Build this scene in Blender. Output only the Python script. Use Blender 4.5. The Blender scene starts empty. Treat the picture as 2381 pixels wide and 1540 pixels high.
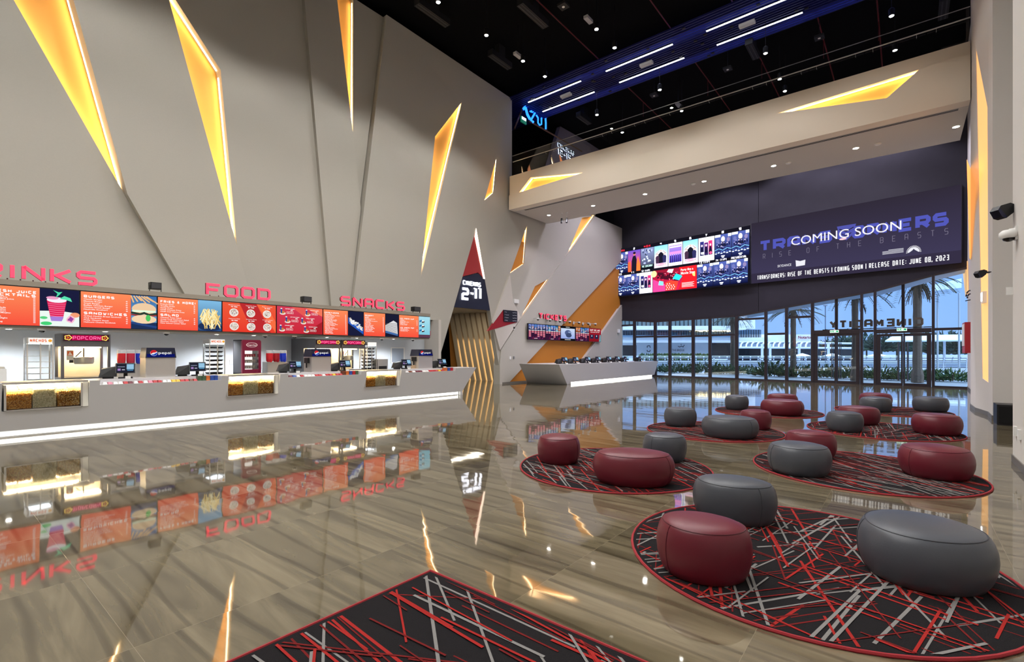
import bpy, bmesh, math, random
from mathutils import Vector
from mathutils.geometry import tessellate_polygon
random.seed(7)
C = bpy.context.scene.collection
sc = bpy.context.scene
# ---------------------------------------------------------------- camera
FPX, HOR, CU, EYE = 1130.0, 820.0, 1190.5, 1.55
TH = math.atan2(914.5, 1130.0); CT, ST = math.cos(TH), math.sin(TH)
cam_d = bpy.data.cameras.new('camera'); cam = bpy.data.objects.new('camera', cam_d); C.objects.link(cam)
cam.location = (0, 0, EYE); cam.rotation_euler = (math.pi/2, 0, TH)
cam_d.sensor_width = 36; cam_d.lens = FPX/2381*36; cam_d.shift_y = (HOR-770)/2381
cam_d.clip_end = 1000; sc.camera = cam
sc.view_settings.view_transform = 'Standard'; sc.view_settings.look = 'None'
sc.view_settings.gamma = 1; sc.view_settings.exposure = 0.0; sc.view_settings.use_curve_mapping = False
# ---------------------------------------------------------------- dusk sky
W = bpy.data.worlds.new('dusk'); sc.world = W; W.use_nodes = True
nt = W.node_tree; bg = nt.nodes['Background']
tc = nt.nodes.new('ShaderNodeTexCoord'); sep = nt.nodes.new('ShaderNodeSeparateXYZ'); cr = nt.nodes.new('ShaderNodeValToRGB')
nt.links.new(tc.outputs['Generated'], sep.inputs[0]); nt.links.new(sep.outputs['Z'], cr.inputs[0]); nt.links.new(cr.outputs[0], bg.inputs[0])
cr.color_ramp.elements[0].position = 0.0; cr.color_ramp.elements[0].color = (.17, .285, .52, 1)
cr.color_ramp.elements[1].position = 0.5; cr.color_ramp.elements[1].color = (1.05, 1.35, 1.75, 1); q_ = cr.color_ramp.elements.new(.2); q_.color = (.14, .26, .54, 1)  # upper sky, out of view, brightened to light the buildings outside
bg.inputs[1].default_value = 2.4
# ---------------------------------------------------------------- lights of the hall
def spot(x, y, z, e, col=(1, .975, .945), size=118, blend=.35, rad=.12, rot=(0, 0, 0)):
    d = bpy.data.lights.new('downlight_beam', 'SPOT'); d.energy = e; d.color = col
    d.spot_size = math.radians(size); d.spot_blend = blend; d.shadow_soft_size = rad
    o = bpy.data.objects.new('downlight_beam', d); C.objects.link(o); o.location = (x, y, z); o.rotation_euler = rot
    return o
SPOT_E = 560
for gx in (-11.7, -8.4, -4.6, -1.2):
    for gy in (-5.5, -2.2, 1.2, 4.6, 8.0, 11.4, 14.8, 24.4, 27.4):
        if gy > 20: spot(gx, gy, 12.9, 850, (.88, .84, 1)); continue
        spot(gx, gy, 12.9, SPOT_E*(.5 if gx > -2 else 1))
for gx in (-13.0, -9.4, -5.6, -1.8):
    spot(gx, 20.4, 8.58, 260, (.95, .90, 1), 130)
# ---------------------------------------------------------------- pixel helpers (a pixel of the photograph -> a point on a real plane)
def ray(u, v):
    dx = (u-CU)/FPX; return Vector((dx*CT-ST, dx*ST+CT, (HOR-v)/FPX))
O = Vector((0, 0, EYE))
def FL(u, v, z=0.0):
    r = ray(u, v); return O+r*((z-EYE)/r.z)
def PX(u, v, X):
    r = ray(u, v); return O+r*(X/r.x)
def PY(u, v, Y):
    r = ray(u, v); return O+r*(Y/r.y)
def PV(u, v, a, b):
    r = ray(u, v); n = Vector((-(b[1]-a[1]), b[0]-a[0])); t = (n.x*a[0]+n.y*a[1])/(n.x*r.x+n.y*r.y); return O+r*t
def AT(u, v, D): return O+ray(u, v)*D
# ---------------------------------------------------------------- materials
def lin(c): return tuple(((x/255)/12.92 if x/255 <= .04045 else ((x/255+.055)/1.055)**2.4) for x in c)
MT = {}
def M(name, rgb=(128, 128, 128), rough=.6, metal=0, em=0, emc=None, spec=.5, coat=0, bump=0, bscale=40, alpha=1, var=0, trans=0, ior=1.45):
    if name in MT: return MT[name]
    m = bpy.data.materials.new(name); m.use_nodes = True; MT[name] = m
    n = m.node_tree.nodes; l = m.node_tree.links; b = n['Principled BSDF']; col = (*lin(rgb), 1)
    b.inputs['Base Color'].default_value = col; b.inputs['Roughness'].default_value = rough; b.inputs['Metallic'].default_value = metal
    b.inputs['Specular IOR Level'].default_value = spec; b.inputs['Coat Weight'].default_value = coat; b.inputs['IOR'].default_value = ior
    b.inputs['Alpha'].default_value = alpha; b.inputs['Transmission Weight'].default_value = trans
    if em: b.inputs['Emission Strength'].default_value = em; b.inputs['Emission Color'].default_value = (*lin(emc or rgb), 1)
    if bump or var:
        t = n.new('ShaderNodeTexCoord'); no = n.new('ShaderNodeTexNoise'); no.inputs['Scale'].default_value = bscale; no.inputs['Detail'].default_value = 4
        l.new(t.outputs['Object'], no.inputs['Vector'])
    if bump:
        bp = n.new('ShaderNodeBump'); bp.inputs['Strength'].default_value = bump; bp.inputs['Distance'].default_value = .01
        l.new(no.outputs['Fac'], bp.inputs['Height']); l.new(bp.outputs[0], b.inputs['Normal'])
    if var:
        mx = n.new('ShaderNodeMix'); mx.data_type = 'RGBA'; mx.inputs[6].default_value = tuple(x*(1-var) for x in col[:3])+(1,)
        mx.inputs[7].default_value = tuple(min(1, x*(1+var)) for x in col[:3])+(1,)
        l.new(no.outputs['Fac'], mx.inputs[0]); l.new(mx.outputs[2], b.inputs['Base Color'])
    return m
def glass_mat(name, tint=(255, 255, 255), refl=1.0, rough=0.0):
    if name in MT: return MT[name]
    m = bpy.data.materials.new(name); m.use_nodes = True; MT[name] = m
    n = m.node_tree.nodes; l = m.node_tree.links; n.remove(n['Principled BSDF'])
    tr = n.new('ShaderNodeBsdfTransparent'); gl = n.new('ShaderNodeBsdfGlossy'); fr = n.new('ShaderNodeFresnel'); mx = n.new('ShaderNodeMixShader'); mu = n.new('ShaderNodeMath')
    tr.inputs[0].default_value = (*lin(tint), 1); gl.inputs['Roughness'].default_value = rough; fr.inputs[0].default_value = 1.5
    mu.operation = 'MULTIPLY'; mu.inputs[1].default_value = refl
    l.new(fr.outputs[0], mu.inputs[0]); l.new(mu.outputs[0], mx.inputs[0]); l.new(tr.outputs[0], mx.inputs[1]); l.new(gl.outputs[0], mx.inputs[2])
    l.new(mx.outputs[0], n['Material Output'].inputs[0]); return m
def pic_mat(name, strength):
    if name in MT: return MT[name]
    m = bpy.data.materials.new(name); m.use_nodes = True; MT[name] = m
    n = m.node_tree.nodes; l = m.node_tree.links; n.remove(n['Principled BSDF'])
    e = n.new('ShaderNodeEmission'); a = n.new('ShaderNodeAttribute'); a.attribute_name = 'Col'
    l.new(a.outputs['Color'], e.inputs[0]); e.inputs[1].default_value = strength; l.new(e.outputs[0], n['Material Output'].inputs[0]); return m
def paint_mat(name, rough=.5):
    if name in MT: return MT[name]
    m = bpy.data.materials.new(name); m.use_nodes = True; MT[name] = m
    n = m.node_tree.nodes; l = m.node_tree.links; b = n['Principled BSDF']; b.inputs['Roughness'].default_value = rough
    a = n.new('ShaderNodeAttribute'); a.attribute_name = 'Col'; l.new(a.outputs['Color'], b.inputs['Base Color']); return m
PLASTER = M('warm_grey_plaster', (174, 170, 160), .85, bump=.12, bscale=30, var=.03)
PLASTER2 = M('pale_plaster', (196, 190, 182), .8, bump=.1, bscale=30, var=.02)
BRIDGEW = M('cream_plaster', (226, 214, 198), .8, bump=.1, bscale=25)
BLACKC = M('black_ceiling', (10, 10, 12), .95, spec=.1)
BLACKW = M('black_wall', (54, 52, 60), .85, spec=.2, var=.1, bscale=3)
NAVY = M('navy_panel', (26, 30, 52), .5)
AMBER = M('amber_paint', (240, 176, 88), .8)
LEDW = M('warm_led', (255, 235, 200), em=18, emc=(255, 224, 176))
LEDC = M('white_led', (255, 255, 250), em=3.2, emc=(255, 252, 240))
LAMP = M('lamp_lens', (255, 255, 255), em=60, emc=(255, 250, 240))
SOLID = M('solid_surface', (206, 206, 208), .35, spec=.4, coat=.1)
STEEL = M('brushed_steel', (206, 204, 200), .36, metal=.8)
STEELD = M('dull_steel', (120, 120, 124), .4, metal=1)
BLK = M('black_plastic', (22, 22, 24), .4)
DGREY = M('dark_grey_plastic', (58, 58, 62), .5)
WHT = M('white_plastic', (225, 225, 222), .45)
GLS = glass_mat('clear_glass', (252, 254, 253))
RED = M('red_paint', (168, 30, 38), .4)
ORANGE = M('orange_wall_paint', (190, 122, 38), .7, bump=.08, bscale=20, var=.05)
# ---------------------------------------------------------------- mesh builder
ORG = {}
class MB:
    def __init__(s): s.v = []; s.f = []; s.m = []; s.c = []
    def face(s, pts, m=0, col=None):
        i = len(s.v); s.v += [Vector(p) for p in pts]; s.f.append(tuple(range(i, i+len(pts)))); s.m.append(m); s.c.append(col)
    def box(s, x0, x1, y0, y1, z0, z1, m=0, col=None):
        if x0 > x1: x0, x1 = x1, x0
        if y0 > y1: y0, y1 = y1, y0
        if z0 > z1: z0, z1 = z1, z0
        P = [(x, y, z) for z in (z0, z1) for y in (y0, y1) for x in (x0, x1)]
        for q in ((0, 2, 3, 1), (4, 5, 7, 6), (0, 1, 5, 4), (2, 6, 7, 3), (0, 4, 6, 2), (1, 3, 7, 5)): s.face([P[k] for k in q], m, col)
    def hexa(s, bot, top, m=0):      # two quads, same order
        s.face(bot[::-1], m); s.face(top, m)
        for k in range(len(bot)):
            j = (k+1) % len(bot); s.face([bot[k], bot[j], top[j], top[k]], m)
    def prism(s, poly, vec, m=0, holes=(), ms=None, back=True):
        poly = [Vector(p) for p in poly]; holes = [[Vector(p) for p in h] for h in holes]; vec = Vector(vec); ms = m if ms is None else ms
        loops = [poly]+holes; tri = tessellate_polygon(loops); flat = [p for l in loops for p in l]
        for t in tri:
            s.face([flat[k] for k in t], m)
            if back: s.face([flat[k]+vec for k in t[::-1]], ms)
        for l in loops:
            for k in range(len(l)): j = (k+1) % len(l); s.face([l[k], l[j], l[j]+vec, l[k]+vec], ms)
    def tube(s, pts, r, n=8, m=0, cap=True):
        pts = [Vector(p) for p in pts]; rs = r if isinstance(r, (list, tuple)) else [r]*len(pts); rings = []
        for k, p in enumerate(pts):
            d = (pts[min(k+1, len(pts)-1)]-pts[max(k-1, 0)]).normalized()
            up = Vector((0, 0, 1)) if abs(d.z) < .95 else Vector((1, 0, 0))
            a = d.cross(up).normalized(); b = d.cross(a)
            i = len(s.v); s.v += [p+(a*math.cos(2*math.pi*q/n)+b*math.sin(2*math.pi*q/n))*rs[k] for q in range(n)]; rings.append(i)
        for A, B in zip(rings, rings[1:]):
            for q in range(n): w = (q+1) % n; s.f.append((A+q, A+w, B+w, B+q)); s.m.append(m); s.c.append(None)
        if cap:
            s.f.append(tuple(rings[0]+q for q in range(n))[::-1]); s.m.append(m); s.c.append(None)
            s.f.append(tuple(rings[-1]+q for q in range(n))); s.m.append(m); s.c.append(None)
    def lathe(s, prof, c, n=20, m=0, axis='z'):
        c = Vector(c); rings = []
        for r, h in prof:
            i = len(s.v)
            for q in range(n):
                a = 2*math.pi*q/n; x, y = r*math.cos(a), r*math.sin(a)
                s.v.append(c+(Vector((x, y, h)) if axis == 'z' else Vector((h, x, y)) if axis == 'x' else Vector((x, h, y))))
            rings.append(i)
        for A, B in zip(rings, rings[1:]):
            for q in range(n): w = (q+1) % n; s.f.append((A+q, A+w, B+w, B+q)); s.m.append(m); s.c.append(None)
        for R_, fl in ((rings[0], 1), (rings[-1], 0)):
            t = tuple(R_+q for q in range(n)); s.f.append(t[::-1] if fl else t); s.m.append(m); s.c.append(None)
    def add(s, o, off=(0, 0, 0)):
        i = len(s.v); s.v += [p+Vector(off) for p in o.v]; s.f += [tuple(k+i for k in f) for f in o.f]; s.m += o.m; s.c += o.c
    def build(s, name, mats, parent=None, smooth=False, origin=None, bevel=0):
        if not isinstance(mats, (list, tuple)): mats = [mats]
        if parent is not None: org = ORG[parent.name]
        elif origin is not None: org = Vector(origin)
        else:
            zs = min(p.z for p in s.v); org = Vector((sum(p.x for p in s.v)/len(s.v), sum(p.y for p in s.v)/len(s.v), zs))
        me = bpy.data.meshes.new(name); me.from_pydata([p-org for p in s.v], [], s.f)
        for m in mats: me.materials.append(m)
        me.polygons.foreach_set('material_index', s.m)
        if any(c is not None for c in s.c):
            at = me.color_attributes.new('Col', 'FLOAT_COLOR', 'CORNER'); k = 0; buf = []
            for f, c in zip(s.f, s.c):
                for q in range(len(f)):
                    if c is None: cc = (1, 1, 1, 1)
                    elif isinstance(c, list): cc = (*lin(c[q]), 1)
                    else: cc = (*lin(c), 1)
                    buf += cc
            at.data.foreach_set('color', buf)
        if smooth:
            bm = bmesh.new(); bm.from_mesh(me); bmesh.ops.remove_doubles(bm, verts=bm.verts, dist=.0002); bm.to_mesh(me); bm.free()
            me.polygons.foreach_set('use_smooth', [True]*len(me.polygons))
        o = bpy.data.objects.new(name, me); C.objects.link(o)
        if smooth: 
            try: me.set_sharp_from_angle(angle=math.radians(40))
            except Exception: pass
        if bevel:
            b = o.modifiers.new('bevel', 'BEVEL'); b.width = bevel; b.segments = 2; b.limit_method = 'ANGLE'
        if parent is not None: o.parent = parent
        else: o.location = org
        ORG[o.name] = org
        return o
def tag(o, label, cat, group=None, kind=None):
    if label: o['label'] = label
    if cat: o['category'] = cat
    if group: o['group'] = group
    if kind: o['kind'] = kind
    return o
def thing(name, label, cat, loc, group=None):
    o = bpy.data.objects.new(name, None); C.objects.link(o); o.location = loc; o.empty_display_size = .2; ORG[o.name] = Vector(loc); return tag(o, label, cat, group)
def struct(o): o['kind'] = 'structure'; return o
def copy_tree(o, loc, label, rot=None, scale=None):
    r = o.copy(); C.objects.link(r); r.location = loc; r['label'] = label
    if rot is not None: r.rotation_euler = (0, 0, rot)
    if scale is not None: r.scale = scale
    for ch in list(o.children):
        c = ch.copy(); C.objects.link(c); c.parent = r
        for g in ch.children: d = g.copy(); C.objects.link(d); d.parent = c
    return r
# ---------------------------------------------------------------- stroke letters
k = .16
GL = {
'A': [[(0, 0), (0, 1-k), (k, 1), (1-k, 1), (1, 1-k), (1, 0)], [(0, .42), (1, .42)]],
'B': [[(0, 0), (0, 1), (1-k, 1), (1, 1-k/1.3), (1, .6), (.88, .5), (0, .5)], [(.88, .5), (1, .4), (1, k/1.3), (1-k, 0), (0, 0)]],
'C': [[(1, 1), (k, 1), (0, 1-k), (0, k), (k, 0), (1, 0)]],
'D': [[(0, 0), (0, 1), (1-k, 1), (1, 1-k), (1, k), (1-k, 0), (0, 0)]],
'E': [[(1, 1), (0, 1), (0, 0), (1, 0)], [(0, .5), (.85, .5)]],
'F': [[(1, 1), (0, 1), (0, 0)], [(0, .5), (.85, .5)]],
'G': [[(1, 1), (k, 1), (0, 1-k), (0, k), (k, 0), (1, 0), (1, .5), (.55, .5)]],
'H': [[(0, 0), (0, 1)], [(1, 0), (1, 1)], [(0, .5), (1, .5)]],
'I': [[(.5, 0), (.5, 1)]],
'J': [[(1, 1), (1, k), (1-k, 0), (k, 0), (0, k)]],
'K': [[(0, 0), (0, 1)], [(1, 1), (.25, .5), (1, 0)]],
'L': [[(0, 1), (0, 0), (1, 0)]],
'M': [[(0, 0), (0, 1)], [(0, 1), (.5, .4), (1, 1)], [(1, 1), (1, 0)]],
'N': [[(0, 0), (0, 1)], [(0, 1), (1, 0)], [(1, 0), (1, 1)]],
'O': [[(k, 0), (1-k, 0), (1, k), (1, 1-k), (1-k, 1), (k, 1), (0, 1-k), (0, k), (k, 0)]],
'P': [[(0, 0), (0, 1), (1-k, 1), (1, 1-k), (1, .6), (.85, .42), (0, .42)]],
'R': [[(0, 0), (0, 1), (1-k, 1), (1, 1-k), (1, .6), (.85, .42), (0, .42)], [(.5, .42), (1, 0)]],
'S': [[(1, 1), (k, 1), (0, 1-k), (0, .62), (k/1.5, .5), (1-k/1.5, .5), (1, .38), (1, k), (1-k, 0), (0, 0)]],
'T': [[(0, 1), (1, 1)], [(.5, 1), (.5, 0)]],
'U': [[(0, 1), (0, k), (k, 0), (1-k, 0), (1, k), (1, 1)]],
'V': [[(0, 1), (.5, 0), (1, 1)]],
'W': [[(0, 1), (.25, 0), (.5, .6), (.75, 0), (1, 1)]],
'X': [[(0, 0), (1, 1)], [(0, 1), (1, 0)]],
'Y': [[(0, 1), (.5, .45), (1, 1)], [(.5, .45), (.5, 0)]],
'Z': [[(0, 1), (1, 1), (0, 0), (1, 0)]],
'0': [[(k, 0), (1-k, 0), (1, k), (1, 1-k), (1-k, 1), (k, 1), (0, 1-k), (0, k), (k, 0)]],
'1': [[(.15, .85), (.5, 1), (.5, 0)]],
'2': [[(0, 1), (1-k, 1), (1, 1-k), (1, .6), (.85, .5), (k, .5), (0, .4), (0, 0), (1, 0)]],
'3': [[(0, 1), (1, 1), (1, 0), (0, 0)], [(.2, .5), (1, .5)]],
'4': [[(0, 1), (0, .4), (1, .4)], [(.75, 1), (.75, 0)]],
'5': [[(1, 1), (0, 1), (0, .55), (1-k, .55), (1, .45), (1, k), (1-k, 0), (0, 0)]],
'6': [[(1, 1), (0, 1), (0, 0), (1, 0), (1, .5), (0, .5)]],
'7': [[(0, 1), (1, 1), (.4, 0)]],
'8': [[(0, 0), (0, 1), (1, 1), (1, 0), (0, 0)], [(0, .5), (1, .5)]],
'9': [[(1, .5), (0, .5), (0, 1), (1, 1), (1, 0), (0, 0)]],
'-': [[(.15, .5), (.85, .5)]], '|': [[(.5, -.1), (.5, 1.1)]], '&': [[(1, 0), (.2, .8), (.5, 1), (.7, .8), (0, .3), (.3, 0), (.6, 0), (1, .4)]],
'(': [[(.7, 1.05), (.4, .8), (.4, .2), (.7, -.05)]], ')': [[(.3, 1.05), (.6, .8), (.6, .2), (.3, -.05)]],
':': [[(.5, .15), (.5, .3)], [(.5, .65), (.5, .8)]], ',': [[(.5, .15), (.35, -.15)]], '.': [[(.5, 0), (.5, .15)]], '!': [[(.5, 1), (.5, .35)], [(.5, .15), (.5, 0)]], ' ': []}
def stroke_quads(pl, t):
    P = [Vector(p) for p in pl]; closed = (P[0]-P[-1]).length < 1e-6
    if closed: P = P[:-1]
    n = len(P); L = []; Rr = []
    for i in range(n):
        a = P[i-1] if (i > 0 or closed) else None; b = P[(i+1) % n] if (i < n-1 or closed) else None
        d1 = (P[i]-a).normalized() if a is not None else None; d2 = (b-P[i]).normalized() if b is not None else None
        if d1 is None: d1 = d2
        if d2 is None: d2 = d1
        n1 = Vector((-d1.y, d1.x)); n2 = Vector((-d2.y, d2.x)); mm = (n1+n2)
        mm = n1 if mm.length < .3 else mm.normalized(); sc_ = min(2.2, 1/max(.35, mm.dot(n1)))
        L.append(P[i]+mm*t/2*sc_); Rr.append(P[i]-mm*t/2*sc_)
    Q = []
    for i in range(n if closed else n-1):
        j = (i+1) % n; Q.append((L[i], L[j], Rr[j], Rr[i]))
    return Q
def text_width(s_, w, gap): return sum((w*.35 if ch in 'I1|.,:!()' else w*.55 if ch == ' ' else w)+gap for ch in s_)-gap
def stroke_text(s_, h, w=None, t=None, gap=None, width=None):
    """list of (char index, quad) in local xy, starting at 0,0"""
    w = w or h*.8; gap = gap if gap is not None else w*.3; t = t or h*.16
    tw = text_width(s_, w, gap); f = (width/tw) if width else 1; w *= f; gap *= f; x = 0; out = []
    for i, ch in enumerate(s_):
        ch = ch.upper(); cw = (w*.35 if ch in 'I1|.,:!()' else w*.55 if ch == ' ' else w)
        for pl in GL.get(ch, GL['O']):
            if ch in 'I1|.,:!()': pts = [(x+cw/2+(px-.5)*w*.7, t/2+py*(h-t)) for px, py in pl]
            else: pts = [(x+t/2+px*(cw-t), t/2+py*(h-t)) for px, py in pl]
            for q in stroke_quads(pts, t): out.append((i, q))
        x += cw+gap
    return out
class Frame:            # a flat drawing surface: origin, unit x, unit y, outward normal
    def __init__(s, o, ex, ey, n): s.o = Vector(o); s.ex = Vector(ex).normalized(); s.ey = Vector(ey).normalized(); s.n = Vector(n).normalized()
    def p(s, x, y, d=0): return s.o+s.ex*x+s.ey*y+s.n*d
class Pic(MB):
    def __init__(s, fr): super().__init__(); s.fr = fr; s.k = 1
    def poly(s, pts, col, d=None):
        if d is None: s.k += 1; d = s.k*.0006
        s.face([s.fr.p(x, y, d) for x, y in pts], 0, col)
    def rect(s, x0, y0, x1, y1, col, col2=None):
        c = col if col2 is None else [col, col, col2, col2]
        s.poly([(x0, y0), (x1, y0), (x1, y1), (x0, y1)], c)
    def disc(s, x, y, rx, ry, col, n=18, a0=0, a1=360, ripple=0):
        s.poly([(x+rx*(1+ripple*math.sin(7*q))*math.cos(math.radians(a0+(a1-a0)*q/n)), y+ry*(1+ripple*math.cos(5*q))*math.sin(math.radians(a0+(a1-a0)*q/n))) for q in range(n+(a1-a0 < 360))], col)
    def line(s, pts, t, col):
        s.k += 1
        for q in stroke_quads(pts, t): s.poly([tuple(p) for p in q], col, s.k*.0006)
    def text(s, st, x, y, h, col, width=None, t=None, w=None, gap=None, cx=False):
        s.k += 1; Q = stroke_text(st, h, w=w, t=t, width=width, gap=gap)
        if cx and Q: mx = max(p.x for _, q in Q for p in q); x -= mx/2
        for _, q in Q: s.poly([(p.x+x, p.y+y) for p in q], col, s.k*.0006)
FC = {}
def soft_text(pic, st, x, y, h, col, width=None, bold=0, cx=False):       # round lettering from the built-in font
    key = (st, bold)
    if key not in FC:
        cu = bpy.data.curves.new('t', 'FONT'); cu.body = st; cu.resolution_u = 5 if len(st) < 12 and h > .2 else 2; cu.offset = bold
        ob = bpy.data.objects.new('t', cu); C.objects.link(ob); dg = bpy.context.evaluated_depsgraph_get()
        me = bpy.data.meshes.new_from_object(ob.evaluated_get(dg)); V = [v.co.copy() for v in me.vertices]; Fs = [tuple(p.vertices) for p in me.polygons]
        bpy.data.objects.remove(ob); bpy.data.meshes.remove(me); bpy.data.curves.remove(cu); FC[key] = (V, Fs)
    V, Fs = FC[key]
    if not V: return
    x0 = min(v.x for v in V); x1 = max(v.x for v in V); sx = sy = h/.72
    if width: sx = width/(x1-x0)
    ox = x-(x1-x0)*sx/2 if cx else x
    pic.k += 1
    for f in Fs: pic.poly([(ox+(V[i].x-x0)*sx, y+V[i].y*sy) for i in f], col, pic.k*.0006)
SCR = pic_mat('lit_screen', 1.0)
PNT = paint_mat('printed_surface', .45)
# ================================================================ FLOOR
def floor_mat():
    m = bpy.data.materials.new('polished_stone_tiles'); m.use_nodes = True
    n = m.node_tree.nodes; l = m.node_tree.links; b = n['Principled BSDF']
    def N(t, **kw):
        x = n.new(t)
        for a, q in kw.items(): setattr(x, a, q)
        return x
    def math_(op, a, bb=None, c=None):
        x = N('ShaderNodeMath', operation=op)
        for i, q in enumerate((a, bb, c)):
            if q is None: continue
            if isinstance(q, (int, float)): x.inputs[i].default_value = q
            else: l.new(q, x.inputs[i])
        return x.outputs[0]
    t = N('ShaderNodeTexCoord'); s = N('ShaderNodeSeparateXYZ'); l.new(t.outputs['Object'], s.inputs[0])
    x, y = s.outputs[0], s.outputs[1]
    tx = math_('DIVIDE', math_('ADD', x, .647+125), 1.25); ty = math_('DIVIDE', math_('ADD', y, -.735+246), 2.46)
    ix = math_('FLOOR', tx); iy = math_('FLOOR', ty); fx = math_('FRACT', tx); fy = math_('FRACT', ty)
    cb = N('ShaderNodeCombineXYZ'); l.new(ix, cb.inputs[0]); l.new(iy, cb.inputs[1])
    wn = N('ShaderNodeTexWhiteNoise', noise_dimensions='2D'); l.new(cb.outputs[0], wn.inputs['Vector'])
    off = N('ShaderNodeVectorMath', operation='SCALE'); l.new(wn.outputs['Color'], off.inputs[0]); off.inputs['Scale'].default_value = 30
    st = N('ShaderNodeVectorMath', operation='MULTIPLY'); l.new(t.outputs['Object'], st.inputs[0]); st.inputs[1].default_value = (.55, 3.6, 1)
    ad = N('ShaderNodeVectorMath', operation='ADD'); l.new(st.outputs[0], ad.inputs[0]); l.new(off.outputs[0], ad.inputs[1])
    n1 = N('ShaderNodeTexNoise'); n1.inputs['Scale'].default_value = 1.3; n1.inputs['Detail'].default_value = 6; n1.inputs['Distortion'].default_value = 1.2; l.new(ad.outputs[0], n1.inputs['Vector'])
    r1 = N('ShaderNodeValToRGB'); l.new(n1.outputs['Fac'], r1.inputs[0]); e = r1.color_ramp.elements
    e[0].position = .28; e[0].color = (*lin((76, 68, 53)), 1); e[1].position = .72; e[1].color = (*lin((124, 114, 92)), 1)
    q = e.new(.5); q.color = (*lin((103, 94, 74)), 1)
    wv = N('ShaderNodeTexWave', wave_type='BANDS', bands_direction='Y'); wv.inputs['Scale'].default_value = .35; wv.inputs['Distortion'].default_value = 9; wv.inputs['Detail'].default_value = 3; wv.inputs['Detail Scale'].default_value = .8
    l.new(ad.outputs[0], wv.inputs['Vector'])
    r2 = N('ShaderNodeValToRGB'); l.new(wv.outputs['Fac'], r2.inputs[0]); r2.color_ramp.elements[0].position = .0; r2.color_ramp.elements[0].color = (.45, .42, .40, 1)
    r2.color_ramp.elements[1].position = .10; r2.color_ramp.elements[1].color = (1, 1, 1, 1)
    mx = N('ShaderNodeMix', data_type='RGBA', blend_type='MULTIPLY'); mx.inputs[0].default_value = .75; l.new(r1.outputs[0], mx.inputs[6]); l.new(r2.outputs[0], mx.inputs[7])
    br = math_('MULTIPLY_ADD', wn.outputs['Value'], .22, .89)
    vm = N('ShaderNodeVectorMath', operation='SCALE'); l.new(mx.outputs[2], vm.inputs[0]); l.new(br, vm.inputs['Scale'])
    jx = math_('LESS_THAN', math_('MINIMUM', fx, math_('SUBTRACT', 1, fx)), .0009); jy = math_('LESS_THAN', math_('MINIMUM', fy, math_('SUBTRACT', 1, fy)), .0005)
    j = math_('MAXIMUM', jx, jy)
    mj = N('ShaderNodeMix', data_type='RGBA'); l.new(j, mj.inputs[0]); l.new(vm.outputs[0], mj.inputs[6]); mj.inputs[7].default_value = (*lin((132, 122, 102)), 1)
    l.new(mj.outputs[2], b.inputs['Base Color'])
    b.inputs['Roughness'].default_value = .035; b.inputs['IOR'].default_value = 2.1; b.inputs['Specular IOR Level'].default_value = .5
    wb = N('ShaderNodeTexNoise'); wb.inputs['Scale'].default_value = .9; wb.inputs['Detail'].default_value = 1.5; l.new(ad.outputs[0], wb.inputs['Vector'])
    bp = N('ShaderNodeBump'); bp.inputs['Strength'].default_value = .13; bp.inputs['Distance'].default_value = .012; l.new(wb.outputs['Fac'], bp.inputs['Height']); l.new(bp.outputs[0], b.inputs['Normal'])
    return m
mb = MB(); A2 = (-15.66, 31.15); B2 = (2.10, 28.57)
mb.face([(-26, -8, 0), (2.6, -8, 0), (2.6, 28.48, 0), (-15.9, 31.18, 0), (-26, 31.18, 0)])
struct(mb.build('floor', floor_mat(), origin=(0, 0, 0)))
CEIL = 14.6
mb = MB(); mb.box(-26, 6, -8.3, 34, CEIL, CEIL+.3); struct(mb.build('ceiling', BLACKC))
# ================================================================ LEFT WALL
XW = -15.3
def yz(u, v, X=XW): p = PX(u, v, X); return (p.y, p.z)
def ext(a, b, Z): t = (Z-a[1])/(b[1]-a[1]); return (a[0]+(b[0]-a[0])*t, Z)
ZB, ZT = 2.9, 14.25
W1t, W1l, W1r = yz(292, 455), yz(33, 0), yz(165, 0)
W2t, W2r, W2a = yz(553, 582), yz(514, 162), yz(371, -61)
W3t, W3l = yz(822.5, 340), yz(781, 0); W3r = (W3t[0]+.02, ZT)
c1b = ext(W1t, yz(430, 690), ZB); W1lt = ext(W1t, W1l, ZT); W1rt = ext(W1t, W1r, ZT)
c2t, c2b = ext(yz(703, 0), yz(765, 690), ZT), ext(yz(703, 0), yz(765, 690), ZB)
c6b = ext(W2t, yz(572, 655), ZB); W2at = ext(W2t, yz(388, 0), ZT)
c3m = yz(838, 485); c3t, c3b = ext(c3m, yz(893, 40), ZT), ext(c3m, yz(815, 690), ZB)
W3lt = ext(W3t, W3l, ZT)
apex = yz(1106, 536); W5 = [yz(1158, 355), yz(1149, 448), yz(1126, 468)]; W4 = [yz(1074, 237), yz(1010, 318), yz(975, 648)]
corL = yz(1018.6, 838); corLf = ext(apex, corL, 0)
wl = MB()
def panel(pts, f, th=.45, holes=(), m=0):
    P = [(f(y, z) if callable(f) else f, y, z) for y, z in pts]; H = [[(f(y, z) if callable(f) else f, y, z) for y, z in h] for h in holes]
    wl.prism(P, (-th, 0, 0), m, holes=H)
wl.box(-16.2, -15.82, -8, 13.8, 0, ZT)
wl.box(-16.2, -15.82, 13.8, 19.2, 3.85, ZT)
wl.box(-16.2, -15.70, 19.6, 31.15, 0, 10.2)
panel([(-8, ZB), c1b, W1t, W1lt, (-8, ZT)], -15.32)
panel([c1b, c6b, W2t, W2a, W2at, W1rt, W1t], lambda y, z: -15.12-.16*max(0, min(1, (y-3.2)/3)))
panel([c6b, c2b, c2t, W2at, W2a, W2r, W2t], -15.33)
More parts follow.
